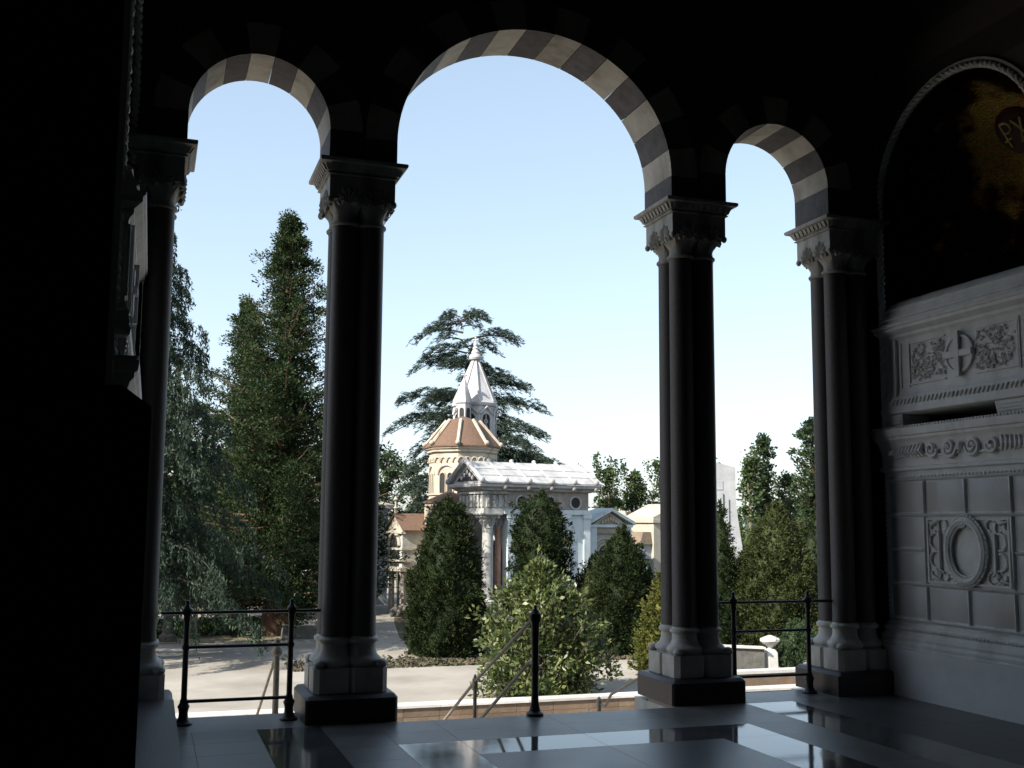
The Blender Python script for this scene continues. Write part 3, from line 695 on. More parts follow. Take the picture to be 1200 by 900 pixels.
# low wall along the near side of the road
lwm = MB(); xx = -40.; lr = random.Random(9)
while xx < 60:
    ww = lr.uniform(.55, 1.0)
    for (za, zb) in ((0, .19), (.196, .385)): lwm.box(xx, xx + ww - .008, 22.4 + lr.uniform(0, .006), 22.72, GZ + za, GZ + zb)
    xx += ww
lwo = tag(lwm.build('low_wall', M['brick']), 'long low tan wall with white coping between the stairs and the road', 'wall')
c = MB()
for i in range(50): c.loft([[(-40 + 2 * i + .004, 22.36, GZ + .3855), (-38 + 2 * i - .004, 22.36, GZ + .3855), (-38 + 2 * i - .004, 22.76, GZ + .3855), (-40 + 2 * i + .004, 22.76, GZ + .3855)], [(-40 + 2 * i + .004, 22.36, GZ + .435), (-38 + 2 * i - .004, 22.36, GZ + .435), (-38 + 2 * i - .004, 22.76, GZ + .445), (-40 + 2 * i + .004, 22.76, GZ + .445)]])
c.build('coping', M['coping'], lwo)
P = at(472, 826, 23.9)
b = MB(); b.lathe([(.11, 0), (.11, .04), (.09, .06), (.1, .3), (.12, .34), (.1, .36)], 0, 0, 8, ph=PI / 8)
o = tag(b.build('stone_bollard', M['slab']), 'short grey stone post at the end of the low wall beside the second column', 'bollard'); o.location = (P.x, 23.1, GZ)

# grave enclosure, slab and urn in the right arch
e0 = gnd(905, 805)
b = MB(); b.box(-1.6, 4.5, 0, .3, 0, .36)
o = tag(b.build('grave_kerb', M['brick']), 'tan stone grave kerb with white top under the round yew', 'kerb'); o.location = (e0.x, e0.y, GZ)
b = MB(); b.box(-1.62, 4.52, -.03, .34, .3605, .44); b.build('coping', M['coping'], o)
s0 = gnd(880, 789)
b = MB(); b.loft([[(-.85, 0, 0), (.42, 0, 0), (.42, .22, 0), (-.85, .22, 0)], [(-.85, .02, .74), (.42, .02, .68), (.42, .2, .68), (-.85, .2, .74)]])
o = tag(b.build('grave_slab', M['slab']), 'weathered grey upright grave slab behind the right railing', 'gravestone'); o.location = (s0.x, s0.y, GZ); o.rotation_euler = (0, 0, R(-12))
b = MB(); b.loft([[(-.9, -.05, .745), (.45, -.05, .685), (.45, .27, .685), (-.9, .27, .745)], [(-.9, -.05, .8), (.45, -.05, .74), (.45, .27, .74), (-.9, .27, .8)]]); b.build('cap_stone', M['coping'], o)
u0 = gnd(903, 787)
t = thing('stone_urn', 'small white marble urn on a slim pedestal beside the grey grave slab', 'urn', (u0.x, u0.y, GZ))
t.scale = (1.15, 1.15, 1.3)
b = MB(); b.sq(0, 0, [(.2, 0), (.2, .05), (.16, .08), (.15, .42), (.13, .46), (.09, .5)], ch=.03); b.build('pedestal', M['coping'], t)
b = MB(); b.lathe([(.07, .5), (.06, .53), (.1, .57), (.2, .62), (.27, .68), (.25, .72), (.16, .77), (.06, .8), (.01, .81)], 0, 0, 18, sy=.8)
for k in range(9): b.ball((.2 * math.cos(k * .7), .16 * math.sin(k * .7), .71), .07, .06, .04, 8, 5)
b.build('bowl', M['coping'], t)

# ------------------------------------------------------------------ buildings
UA = math.atan2(.197, .98)            # the tombs beyond the road share one bearing
def arch_poly(w_, z0, zs, n=10): return [(-w_, z0), (w_, z0)] + [(w_ * math.cos(PI * i / n), zs + w_ * math.sin(PI * i / n)) for i in range(n + 1)]
def fx(x): return lambda a, b, d: (x + d, a, b)      # faces looking along -x
def fy(y): return lambda a, b, d: (a, y + d, b)      # faces looking along -y

# white-roofed temple tomb
O = gnd(565, 735)
ma = thing('temple_tomb', 'temple-fronted tomb with white metal roof and a tall corner column', 'mausoleum', (O.x, O.y, GZ), UA)
L_, W_ = 5.5, 2.3
b = MB(); b.box(-.3, L_, -.25, W_ + .25, 0, .5); b.box(-.15, L_ - .1, -.12, W_ + .12, .5, .75); b.build('podium', M['mauswall'], ma)
b = MB(); b.box(1.25, L_ - .15, .1, W_ - .1, .75, 4.66); b.build('cella_wall', M['shadeBlue'], ma)
b = MB()
for x in (1.2, 2.6, 4.0, L_ - .42):
    b.box(x, x + .34, .02, .0995, .75, 4.5)
    b.box(x - .05, x + .39, -.03, .0995, 4.5, 4.655); b.box(x - .05, x + .39, -.03, .0995, .75, 1.0)
b.build('pilaster', M['shadeBlue'], ma)
b = MB(); b.box(1.0, L_ - .1, -.04, W_ + .04, 4.661, 4.86); b.build('string_course', M['shadeBlue'], ma)
b = MB(); b.box(1.25, L_ - .15, .08, W_ - .08, 4.861, 5.62); b.build('upper_wall', M['greystone'], ma)
for x in (1.9, 3.3, 4.65):
    b = MB(); b.prism([(x + .24 * math.cos(2 * PI * i / 20), 5.18 + .24 * math.sin(2 * PI * i / 20)) for i in range(20)], fy(.07), -.005, .02)
    q = b.build('round_window', M['dark'], ma)
    b = MB(); b.tube([(x + .28 * math.cos(2 * PI * i / 20), .06, 5.18 + .28 * math.sin(2 * PI * i / 20)) for i in range(20)], .05, 6, closed=True); b.build('surround', M['mauswall'], q)
def column(parent, x, y, z0, z1, r, m):
    b = MB(); b.sq(x, y, [(r * 1.6, z0), (r * 1.6, z0 + .12)]); b.lathe([(r * 1.5, z0 + .121), (r * 1.55, z0 + .18), (r * 1.2, z0 + .24), (r * 1.3, z0 + .28), (r * 1.05, z0 + .33), (r, z0 + .4), (r * .88, z1 - .62), (r, z1 - .6), (r * .9, z1 - .56)], x, y, 20)
    c_ = b.build('column', m, parent)
    k = MB(); k.lathe([(r * .9, z1 - .559), (r * .95, z1 - .4), (r * 1.2, z1 - .2), (r * 1.55, z1 - .1)], x, y, 16)
    for ring, (zz, rr, nn) in enumerate(((z1 - .5, 1.05, 10), (z1 - .32, 1.2, 10))):
        for j in range(nn):
            a = 2 * PI * (j + .5 * ring) / nn; ca, sa = math.cos(a), math.sin(a)
            k.tube([(x + r * .92 * ca, y + r * .92 * sa, zz), (x + r * rr * ca, y + r * rr * sa, zz + .13), (x + r * (rr + .3) * ca, y + r * (rr + .3) * sa, zz + .2), (x + r * (rr + .36) * ca, y + r * (rr + .36) * sa, zz + .15)], [.04, .06, .045, .02], 5)
    for j in range(4):
        a = PI / 4 + j * PI / 2; k.ball((x + r * 1.75 * math.cos(a), y + r * 1.75 * math.sin(a), z1 - .15), .085)
    k.sq(x, y, [(r * 1.6, z1 - .0995), (r * 1.8, z1 - .05), (r * 1.8, z1 - .001)])
    k.build('capital', M['mauswall'], c_)
column(ma, .38, .3, .75, 4.68, .26, M['mauswall'])
column(ma, .38, W_ - .3, .75, 4.68, .26, M['mauswall'])
column(ma, 1.02, .55, .75, 4.68, .15, M['redmarble'])
b = MB(); b.prism(arch_poly(.55, .75, 3.0), lambda a, bb, d: (1.2 + d, W_ / 2 + a, bb), 0, .04); b.build('door', M['dark'], ma)
b = MB(); b.box(.02, 1.249, 0, W_, 4.6805, 4.9); b.box(.08, 1.2485, .06, W_ - .06, 4.9, 5.5)
for i in range(4):
    x = .15 + i * .29; b.box(x, x + .16, -.02, .058, 4.95, 5.45); b.box(x + .17, x + .27, .02, .056, 5.05, 5.3)
    b.ball((x + .08, -.03, 5.22), .06, .04, .12)
for i in range(7):
    y = .06 + i * .32; b.box(-.02, .078, y, y + .18, 4.95, 5.45); b.ball((-.02, y + .09, 5.2), .05, .06, .13)
b.box(-.05, 1.247, -.05, W_ + .05, 5.5, 5.62)
b.build('carved_entablature', M['mauswall'], ma)
b = MB()
prof = [(.0, 5.621), (.12, 5.66), (.14, 5.72), (.3, 5.78), (.34, 5.8), (.36, 5.9), (.34, 5.93)]
b.loft([[(-h_, -h_, z), (L_ - .1 + h_, -h_, z), (L_ - .1 + h_, W_ + h_, z), (-h_, W_ + h_, z)] for h_, z in prof]); b.build('cornice', M['spire'], ma)
for i in range(5):
    x = .85 + i * 1.15
    b = MB(); b.box(x - .09, x + .09, -.3, -.36 + .02, 5.7, 5.9); b.ball((x, -.37, 5.76), .1, .06, .1); b.build('cornice_bracket', M['greystone'], ma)
RIDGE = 6.86; yc = W_ / 2; ov = .42
for sgn in (-1, 1):
    ye = yc + sgn * (yc + ov)
    b = MB(); b.loft([[(-.35, ye, 5.935), (-.35, yc, RIDGE), (-.35, yc, RIDGE + .06), (-.35, ye, 6.0)], [(L_ + .3, ye, 5.935), (L_ + .3, yc, RIDGE), (L_ + .3, yc, RIDGE + .06), (L_ + .3, ye, 6.0)]])
    ro = b.build('roof', M['metalroof'], ma, smooth=0)
    for i in range(6):
        x = -.3 + i * 1.15
        b = MB(); dz = .0
        pts = [(x, ye + (yc - ye) * q, 6.0 + (RIDGE + .06 - 6.0) * q + .03) for q in (0, .25, .5, .75, 1)]
        b.tube(pts, .05, 8); b.lathe([(.12, 0), (.13, .05), (.09, .1), (.02, .12)], 0, 0, 12)
        nv = 12 * 4
        for k in range(len(b.v) - nv, len(b.v)):
            px_, py_, pz_ = b.v[k]; b.v[k] = (x + px_, ye - sgn * (-.02) + sgn * (pz_ - .04), 6.06 + py_)
        b.build('batten', M['metalroof'], ro)
    for q in (.3, .62):                     # faint horizontal laps
        b = MB(); y = ye + (yc - ye) * q; z = 6.0 + (RIDGE + .06 - 6.0) * q
        b.box(-.3, L_ + .25, y - .015, y + .015, z - .02, z + .02); b.build('lap_seam', M['mauswall'], ro)
for i in range(6):
    b = MB(); b.ball((-.3 + i * 1.15, yc, RIDGE + .11), .1, .1, .09); b.build('ridge_knob', M['metalroof'], ma)
b = MB(); b.prism([(yc - (yc + .3), 5.95), (yc + (yc + .3), 5.95), (yc, 6.93)], fx(-.16), 0, .1); pd = b.build('pediment', M['spire'], ma)
b = MB(); b.prism([(yc - 1.0, 6.05), (yc + 1.0, 6.05), (yc, 6.62)], fx(-.17), -.01, .0); b.build('tympanum', M['dark'], pd)
for sgn in (-1, 1):
    b = MB(); b.tube([(-.3, yc + sgn * (yc + .4), 6.06), (-.3, yc, RIDGE + .12)], .1, 6); b.build('raking_cornice', M['metalroof'], pd)
b = MB()
for k in range(5): b.ball((-.19, yc + (-.5 + .25 * k), 6.18 + .12 * (2 - abs(k - 2))), .05, .1, .1)
b.build('gable_carving', M['spire'], pd)

# octagonal chapel with terracotta roof and white bell tower
D = 50.; C0 = gnd(541, 720); C0 = at(541, 614, D)
ch = thing('octagonal_chapel', 'warm stone octagonal chapel with terracotta roof and white bell tower', 'chapel', (C0.x, C0.y, GZ))
fa = math.atan2(-C0.y, -C0.x)          # bearing to the viewer
def octo(r, z, ph, n=8): return [(r * math.cos(ph + 2 * PI * i / n), r * math.sin(ph + 2 * PI * i / n), z) for i in range(n)]
ph0 = fa - R(7)
RO = 1.58
b = MB(); b.loft([octo(RO + .2, 0, ph0), octo(RO + .2, 4.9, ph0), octo(RO + .06, 5.3, ph0), octo(RO, 5.45, ph0), octo(RO, 7.5, ph0)]); dr = b.build('drum_wall', M['limestone'], ch)
b = MB(); b.loft([octo(RO + .05, 7.501, ph0), octo(RO + .12, 7.55, ph0), octo(RO + .12, 7.62, ph0), octo(RO + .2, 7.7, ph0), octo(RO + .2, 7.76, ph0)]); b.build('cornice', M['limestone'], dr)
b = MB(); b.loft([octo(RO + .26, 7.765, ph0), octo(RO + .26, 7.84, ph0), octo(.78, 9.06, ph0), octo(.1, 9.3, ph0)]); rf = b.build('roof', M['tile'], ch)
b = MB()
for i in range(8):
    a = ph0 + 2 * PI * i / 8
    b.tube([((RO + .26) * math.cos(a), (RO + .26) * math.sin(a), 7.86), (.78 * math.cos(a), .78 * math.sin(a), 9.1)], .085, 6)
    b.ball(((RO + .24) * math.cos(a), (RO + .24) * math.sin(a), 7.95), .12)
b.build('hip_ridge', M['limestone'], rf)
def on_face(k, r_ap, fn_items):
    """local transform: x along face, y outwards, z up for octagon face k"""
    a = ph0 + 2 * PI * (k + .5) / 8
    n = Vector((math.cos(a), math.sin(a), 0)); u = Vector((-math.sin(a), math.cos(a), 0))
    m = Matrix((u, n, Vector((0, 0, 1)))).transposed().to_4x4(); m.translation = n * r_ap
    return m
ap = RO * math.cos(PI / 8)
for k in range(8):
    m = on_face(k, ap, None)
    b = MB(); b.M = m
    for j in range(4):                       # little blind arcade under the eaves
        x = -.48 + .32 * j
        b.tube([(x - .13 * math.cos(PI * i / 8), .03, 7.16 + .13 * math.sin(PI * i / 8)) for i in range(9)], .04, 6); b.ball((x - .16, .04, 7.1), .05)
    b.tube([(-.46 * math.cos(PI * i / 12), .03, 6.5 + .42 * math.sin(PI * i / 12)) for i in range(13)], .05, 6)
    b.box(-.66, .66, .0, .06, 5.55, 5.63)
    b.build('blind_arcade', M['limestone'], dr)
    for x in (-.2, .2):
        b = MB(); b.M = m; b.prism(arch_poly(.13, 5.64, 6.42, 8), lambda a_, b_, d: (a_ + x, d, b_), .004, .012)
        wn = b.build('window', M['dark'], dr)
        b = MB(); b.M = m; b.tube([(x - .16, .03, 5.62), (x - .16, .03, 6.42)] + [(x - .16 * math.cos(PI * i / 8), .03, 6.42 + .16 * math.sin(PI * i / 8)) for i in range(1, 9)] + [(x + .16, .03, 5.62)], .035, 6); b.build('surround', M['limestone'], wn)
# apse with low terracotta cap in front
AP = at(526, 614, 47.5) - Vector((C0.x, C0.y, 0)); AP = Vector((AP.x, AP.y, 0))
b = MB(); b.lathe([(1.0, 0), (1.0, 4.9), (1.1, 5.0), (1.1, 5.12)], AP.x, AP.y, 20); aps = b.build('apse', M['limestone'], ch)
b = MB(); b.lathe([(1.16, 5.125), (1.16, 5.2), (.1, 5.68), (.01, 5.7)], AP.x, AP.y, 20); b.build('apse_roof', M['tile'], aps)
# bell tower
BP = at(555, 614, 52.5) - Vector((C0.x, C0.y, 0)); bx_, by_ = BP.x, BP.y; k52 = 52.5 / FPX
def oc(r, z, ph): return [(bx_ + p[0], by_ + p[1], p[2]) for p in octo(r, z, ph)]
pb = fa + R(10)
RB = 1.06
b = MB(); b.loft([oc(RB + .1, 0, pb), oc(RB + .1, 7.9, pb), oc(RB, 8.0, pb), oc(RB, 10.0, pb), oc(RB + .1, 10.05, pb), oc(RB + .13, 10.18, pb)]); bt = b.build('bell_tower', M['spire'], ch)
for k in range(8):
    a = pb + 2 * PI * (k + .5) / 8; n = Vector((math.cos(a), math.sin(a), 0)); u = Vector((-math.sin(a), math.cos(a), 0))
    m = Matrix((u, n, Vector((0, 0, 1)))).transposed().to_4x4(); m.translation = n * RB * math.cos(PI / 8) + Vector((bx_, by_, 0))
    b = MB(); b.M = m; b.prism(arch_poly(.22, 8.45, 9.4, 10), lambda a_, b_, d: (a_, d, b_), .004, .014); wn = b.build('window', M['dark'], bt)
    b = MB(); b.M = m
    b.tube([(-.26, .03, 8.42), (-.26, .03, 9.4)] + [(-.26 * math.cos(PI * i / 10), .04, 9.4 + .26 * math.sin(PI * i / 10)) for i in range(1, 10)] + [(.26, .03, 9.4), (.26, .03, 8.42)], .045, 6)
    b.tube([(-.36, .05, 9.62), (0, .1, 9.98), (.36, .05, 9.62)], .05, 6)
    b.tube([(0, .02, 8.45), (0, .02, 9.6)], .025, 6)
    for z in (8.65, 8.95, 9.25): b.tube([(.1 * math.cos(i * PI / 4), .022, z + .1 * math.sin(i * PI / 4)) for i in range(8)], .02, 5, closed=True)
    b.build('tracery', M['spire'], wn)
b = MB(); b.loft([oc(RB + .1, 10.185, pb), oc(RB + .02, 10.28, pb), oc(.16, 12.35, pb), oc(.13, 12.4, pb)])
for i in range(8):
    a = pb + 2 * PI * i / 8; b.tube([(bx_ + (RB + .04) * math.cos(a), by_ + (RB + .04) * math.sin(a), 10.26), (bx_ + .17 * math.cos(a), by_ + .17 * math.sin(a), 12.35)], .05, 6)
b.lathe([(.13, 12.38), (.3, 12.44), (.34, 12.54), (.3, 12.66), (.2, 12.72), (.22, 12.8), (.13, 12.95), (.16, 13.0), (.09, 13.1), (.12, 13.2), (.05, 13.4)], bx_, by_, 14); sp = b.build('spire', M['spire'], bt)
def cross(parent, x, y, z, s, m):
    b = MB(); b.box(x - .09 * s, x + .09 * s, y - .09 * s, y + .09 * s, z, z + 1. * s)
    v = rt; 
    b.tube([Vector((x, y, z + .66 * s)) - v * .3 * s, Vector((x, y, z + .66 * s)) + v * .3 * s], .1 * s, 6)
    for q in (-.3, .3): b.ball(Vector((x, y, z + .66 * s)) + v * q * s, .16 * s)
    b.ball((x, y, z + s), .16 * s); b.build('cross', m, parent)
cross(sp, bx_, by_, 13.22, .34, M['spire'])
TP = at(542, 614, 51) - Vector((C0.x, C0.y, 0))
b = MB(); b.loft([[(TP.x + p[0], TP.y + p[1], p[2]) for p in octo(r, z, pb, 6)] for r, z in ((.36, 0), (.36, 10.0), (.42, 10.06), (.42, 10.13), (.09, 11.2), (.04, 11.25))])
tu = b.build('corner_turret', M['spire'], ch)
for k in range(6):
    a = pb + 2 * PI * (k + .5) / 6; n = Vector((math.cos(a), math.sin(a), 0)); u = Vector((-math.sin(a), math.cos(a), 0))
    m = Matrix((u, n, Vector((0, 0, 1)))).transposed().to_4x4(); m.translation = n * .36 * math.cos(PI / 6) + Vector((TP.x, TP.y, 0))
    b = MB(); b.M = m; b.prism(arch_poly(.11, 8.7, 9.7, 8), lambda a_, b_, d: (a_, d, b_), .004, .014); b.build('window', M['dark'], tu)
cross(tu, TP.x, TP.y, 11.22, .34, M['spire'])

# small tomb chapel at the left of the path
O = gnd(470, 722)
lc = thing('tomb_chapel', 'small grey tomb chapel with rust brown roof by the path', 'chapel', (O.x, O.y, GZ), UA)
b = MB(); b.box(0, 3.6, 0, 1.7, 2.2, 3.75); up_ = b.build('upper_wall', M['mauswall'], lc)
b = MB(); b.box(.5, 3.6, .15, 1.6, 0, 2.2); b.build('lower_wall', M['greystone'], lc)
b = MB(); b.box(-.12, 3.7, -.12, 1.82, 2.02, 2.1995); b.box(-.1, .4, -.14, 1.84, 2.45, 2.55); b.box(-.05, 3.65, -.05, 1.75, 3.0, 3.1); b.box(-.1, 3.7, -.1, 1.8, 3.755, 3.85); b.build('string_course', M['cream'], lc)
for y in (.18, 1.5):
    b = MB(); b.lathe([(.2, 0), (.2, .15), (.15, .2), (.13, 1.8), (.2, 1.95), (.2, 2.019)], .15, y, 14); b.build('column', M['greystone'], lc)
b = MB(); b.prism([(-.15, 3.76), (1.85, 3.76), (.85, 4.6)], fx(-.02), 0, .12); b.build('gable', M['cream'], lc)
b = MB(); b.prism(arch_poly(.5, 2.25, 3.2), lambda a, bb, d: (d, .85 + a, bb), -.03, -.01); b.build('arched_opening', M['dark'], lc)
b = MB(); b.tube([(-.04, .85 - .58 * math.cos(PI * i / 12), 3.2 + .58 * math.sin(PI * i / 12)) for i in range(13)], .09, 6); b.build('arch_surround', M['cream'], lc)
for sgn in (-1, 1):
    b = MB(); ye = .85 + sgn * 1.12
    b.loft([[(-.1, ye, 3.86), (-.1, .85, 4.63), (-.1, .85, 4.7), (-.1, ye, 3.92)], [(3.75, ye, 3.86), (3.75, .85, 4.63), (3.75, .85, 4.7), (3.75, ye, 3.92)]]); b.build('roof', M['tile'], lc, smooth=0)
b = MB(); b.lathe([(.08, 4.7), (.05, 4.85), (.1, 4.95), (.04, 5.05), (.04, 5.25), (.12, 5.35), (.02, 5.5)], 0, .85, 10); b.build('finial', M['cream'], lc)
b = MB()
for k in range(7): b.ball((-.5 + .12 * k, -.2 - .05 * (k % 3), .2 + .1 * (k % 2)), .16, .14, .22)
tag(b.build('flower_pots', M['slab']), 'low dark stone ornaments at the foot of the tomb chapel by the path', 'ornament').matrix_world = Matrix.Translation((O.x, O.y, GZ)) @ Matrix.Rotation(UA, 4, 'Z')

# pale block at the far left of the path
O = at(455, 614, 56)
b = MB(); b.box(-4, 0, 0, 3.5, 0, 5.0); fb = b.build('wall', M['greyblue'])
fbt = thing('tomb_block', 'plain blue-grey tomb block with pale flat roof behind the second column', 'mausoleum', (O.x, O.y, GZ), UA); fb.parent = fbt
b = MB(); b.loft([[(-4.2, -.2, 5.001), (.2, -.2, 5.001), (.2, 3.7, 5.001), (-4.2, 3.7, 5.001)], [(-4.2, -.2, 5.2), (.25, -.2, 5.2), (.25, 3.7, 5.2), (-4.2, 3.7, 5.2)], [(-2, .5, 5.5), (-.3, 1.0, 5.45), (-.3, 2.5, 5.45), (-2, 2.8, 5.5)]]); b.build('roof', M['cream'], fbt)

# pedimented chapel right of the temple tomb
O = at(694, 614, 48.5)
pc = thing('gabled_tomb', 'small gabled tomb with blue-white trim and round window beside the white roof', 'mausoleum', (O.x, O.y, GZ), UA - R(8))
pc.scale = (1.12, 1.12, 1.03)
Wd = 1.62
b = MB(); b.box(0, Wd, 0, 2.6, 0, 4.1); b.prism([(0, 4.1), (Wd, 4.1), (Wd / 2, 4.68)], fy(0), 0, 2.6); b.build('wall', M['cream'], pc, smooth=0)
b = MB(); b.box(-.12, .16, -.12, -.002, 0, 4.0); b.box(Wd - .16, Wd + .12, -.12, -.002, 0, 4.0); b.build('corner_pilaster', M['shadeBlue'], pc)
b = MB(); b.box(-.18, Wd + .18, -.16, -.004, 4.001, 4.12); b.build('cornice', M['shadeBlue'], pc)
b = MB(); b.box(-.1, Wd + .1, -.1, -.006, 3.72, 3.8); b.build('string_course', M['greystone'], pc)
for sgn in (-1, 1):
    b = MB(); xe = Wd / 2 + sgn * (Wd / 2 + .26)
    b.loft([[(xe, -.22, 4.1), (Wd / 2, -.22, 4.72), (Wd / 2, -.22, 4.86), (xe, -.22, 4.24)], [(xe, 2.7, 4.1), (Wd / 2, 2.7, 4.72), (Wd / 2, 2.7, 4.86), (xe, 2.7, 4.24)]]); b.build('roof', M['shadeBlue'], pc, smooth=0)
b = MB(); b.prism([(.28, 4.16), (Wd - .28, 4.16), (Wd / 2, 4.56)], fy(-.012), -.004, .004); tp = b.build('tympanum', M['redmarble'], pc)
b = MB()
for k in range(7): b.ball((Wd / 2 - .36 + .12 * k, -.05, 4.22 + .05 * (3 - abs(k - 3))), .06, .05, .1)
b.build('gable_carving', M['cream'], tp)
b = MB(); b.prism([(Wd / 2 - .22 + .27 * math.cos(2 * PI * i / 20), 2.92 + .27 * math.sin(2 * PI * i / 20)) for i in range(20)], fy(-.01), -.004, .004); rw = b.build('round_window', M['dark'], pc)
for r_, y_ in ((.34, .05), (.46, .04), (.6, .05)):
    b = MB(); pts = [(Wd / 2 - .22 + r_ * math.cos(-.2 + (PI + .4) * i / 16), -.02, 2.92 + r_ * math.sin(-.2 + (PI + .4) * i / 16)) for i in range(17)]
    b.tube(pts, y_, 6); b.build('arch_ring', M['cream'] if r_ < .6 else M['mauswall'], rw)
# ledge block beneath, bluish white
b = MB(); b.box(-.3, Wd + .5, -.6, -.13, 0, 2.1); b.box(-.35, Wd + .55, -.66, -.12, 2.1005, 2.25); b.build('plinth_block', M['spire'], pc)

# two small houses of tombs and the white stele right
O = at(739, 614, 58)
ho = thing('tomb_house', 'small tomb house with brown roof and open pale gable behind the dark yew', 'mausoleum', (O.x, O.y, GZ), UA + R(12))
b = MB(); b.box(0, 2.6, 0, 1.5, 0, 3.5); b.build('wall', M['greyblue'], ho)
b = MB()
b.prism([(-.15, 3.4), (.15, 3.4), (.45, 4.75), (1.05, 4.75), (1.35, 3.4), (1.65, 3.4), (1.2, 5.0), (.3, 5.0)], fx(-.12), 0, .12); b.build('gable_frame', M['cream'], ho, smooth=0)
b = MB(); b.ball((-.02, .75, 3.9), .12, .12, .4); b.ball((-.02, .75, 4.35), .11); b.build('gable_figure', M['cream'], ho)
b = MB(); b.loft([[(0, -.15, 3.51), (0, 1.65, 3.51), (0, 1.15, 4.95), (0, .35, 4.95)], [(2.9, -.15, 3.51), (2.9, 1.65, 3.51), (2.4, 1.15, 4.9), (2.4, .35, 4.9)]]); b.build('roof', M['brownroof'], ho, smooth=0)
O = at(766, 614, 52)
cb = thing('cream_tomb', 'cream tomb block with stepped cornice against the two-shaft column', 'mausoleum', (O.x, O.y, GZ), UA)
b = MB(); b.box(0, 3.0, 0, 2.4, 0, 4.35); b.build('wall', M['cream'], cb)
b = MB(); b.box(-.1, 3.1, -.1, 2.5, 4.351, 4.5); b.box(-.05, 3.05, -.05, 2.45, 4.5, 4.62); b.build('cornice', M['cream'], cb)
b = MB(); b.prism([(-.05, 4.621), (3.05, 4.621), (1.5, 5.3)], fy(0), -.05, 2.4); b.build('gable', M['cream'], cb, smooth=0)
b = MB(); b.box(.55, 1.2, -.012, -.003, 2.0, 3.3); b.build('panel', M['greyblue'], cb)
b = MB(); b.loft([[(-.75, .1, 3.3), (-.02, .1, 3.3), (-.02, 1.5, 3.3), (-.75, 1.5, 3.3)], [(-.5, .2, 3.9), (-.03, .2, 3.9), (-.03, 1.4, 3.9), (-.5, 1.4, 3.9)]]); b.build('side_roof', M['brownroof'], cb)
b = MB(); b.box(-.6, -.003, .2, 1.4, 0, 3.29); b.build('side_wall', M['greyblue'], cb)
O = at(838, 614, 54)
k54 = 54 / FPX
sl_ = thing('white_stele', 'tall white stele with flared shoulder behind the right arch column', 'monument', (O.x, O.y, GZ), -YAW)
b = MB(); b.prism([(-.5, 0), (1.75, 0), (1.55, 2.2), (1.3, 3.6), (1.12, 5.0), (1.08, 5.6), (1.08, 7.2), (.1, 7.45), (-.5, 7.4)], fy(0), 0, 1.2); b.build('body', M['white'], sl_, smooth=50)
b = MB(); b.box(.1, .42, -.03, -.002, 6.05, 6.5); b.build('panel', M['greyblue'], sl_)
b = MB(); b.box(.52, .7, -.08, -.002, 3.8, 5.6); b.box(.2, .4, -.1, -.002, 5.0, 5.9); b.build('relief', M['white'], sl_)

# small things under the conifers at left
b = MB(); b.box(-.09, .09, -.09, .09, 0, .95)
P = gnd(228, 745); o = tag(b.build('marker_post', M['cream']), 'pale slim marker post left of the railing post under the weeping cedar', 'post'); o.location = (P.x, P.y, GZ)
b = MB(); b.box(-.1, .1, -.1, .1, 0, 1.15)
P = gnd(315, 744); o = tag(b.build('marker_post', M['cream']), 'pale slim marker post at the foot of the big red trunk', 'post'); o.location = (P.x, P.y, GZ)
P = gnd(355, 726)
be = thing('stone_bench', 'pale stone bench behind the left railing near the second column', 'bench', (P.x, P.y, GZ), R(12))
b = MB(); b.box(-1.1, 1.3, -.25, .25, .62, .74); b.build('seat', M['cream'], be)
for x in (-.9, 1.0):
    b = MB(); b.box(x - .12, x + .12, -.2, .2, 0, .619); b.build('leg', M['slab'], be)
P = gnd(362, 748)
b = MB(); b.loft([[(-1., -.3, 0), (1., -.3, 0), (1., .3, 0), (-1., .3, 0)], [(-.95, -.25, .5), (.95, -.25, .35), (.95, .25, .35), (-.95, .25, .5)]])
o = tag(b.build('grave_slab', M['slab']), 'low dark grave slab in the shade beside the second column', 'gravestone'); o.location = (P.x, P.y, GZ)
P = gnd(196, 752)
b = MB(); b.lathe([(.3, 0), (.3, .2), (.2, .3), (.16, .9), (.26, 1.0), (.1, 1.3), (.02, 1.35)], 0, 0, 12)
o = tag(b.build('grave_marker', M['slab']), 'dark rounded grave marker next to the left column base', 'gravestone'); o.location = (P.x, P.y, GZ)

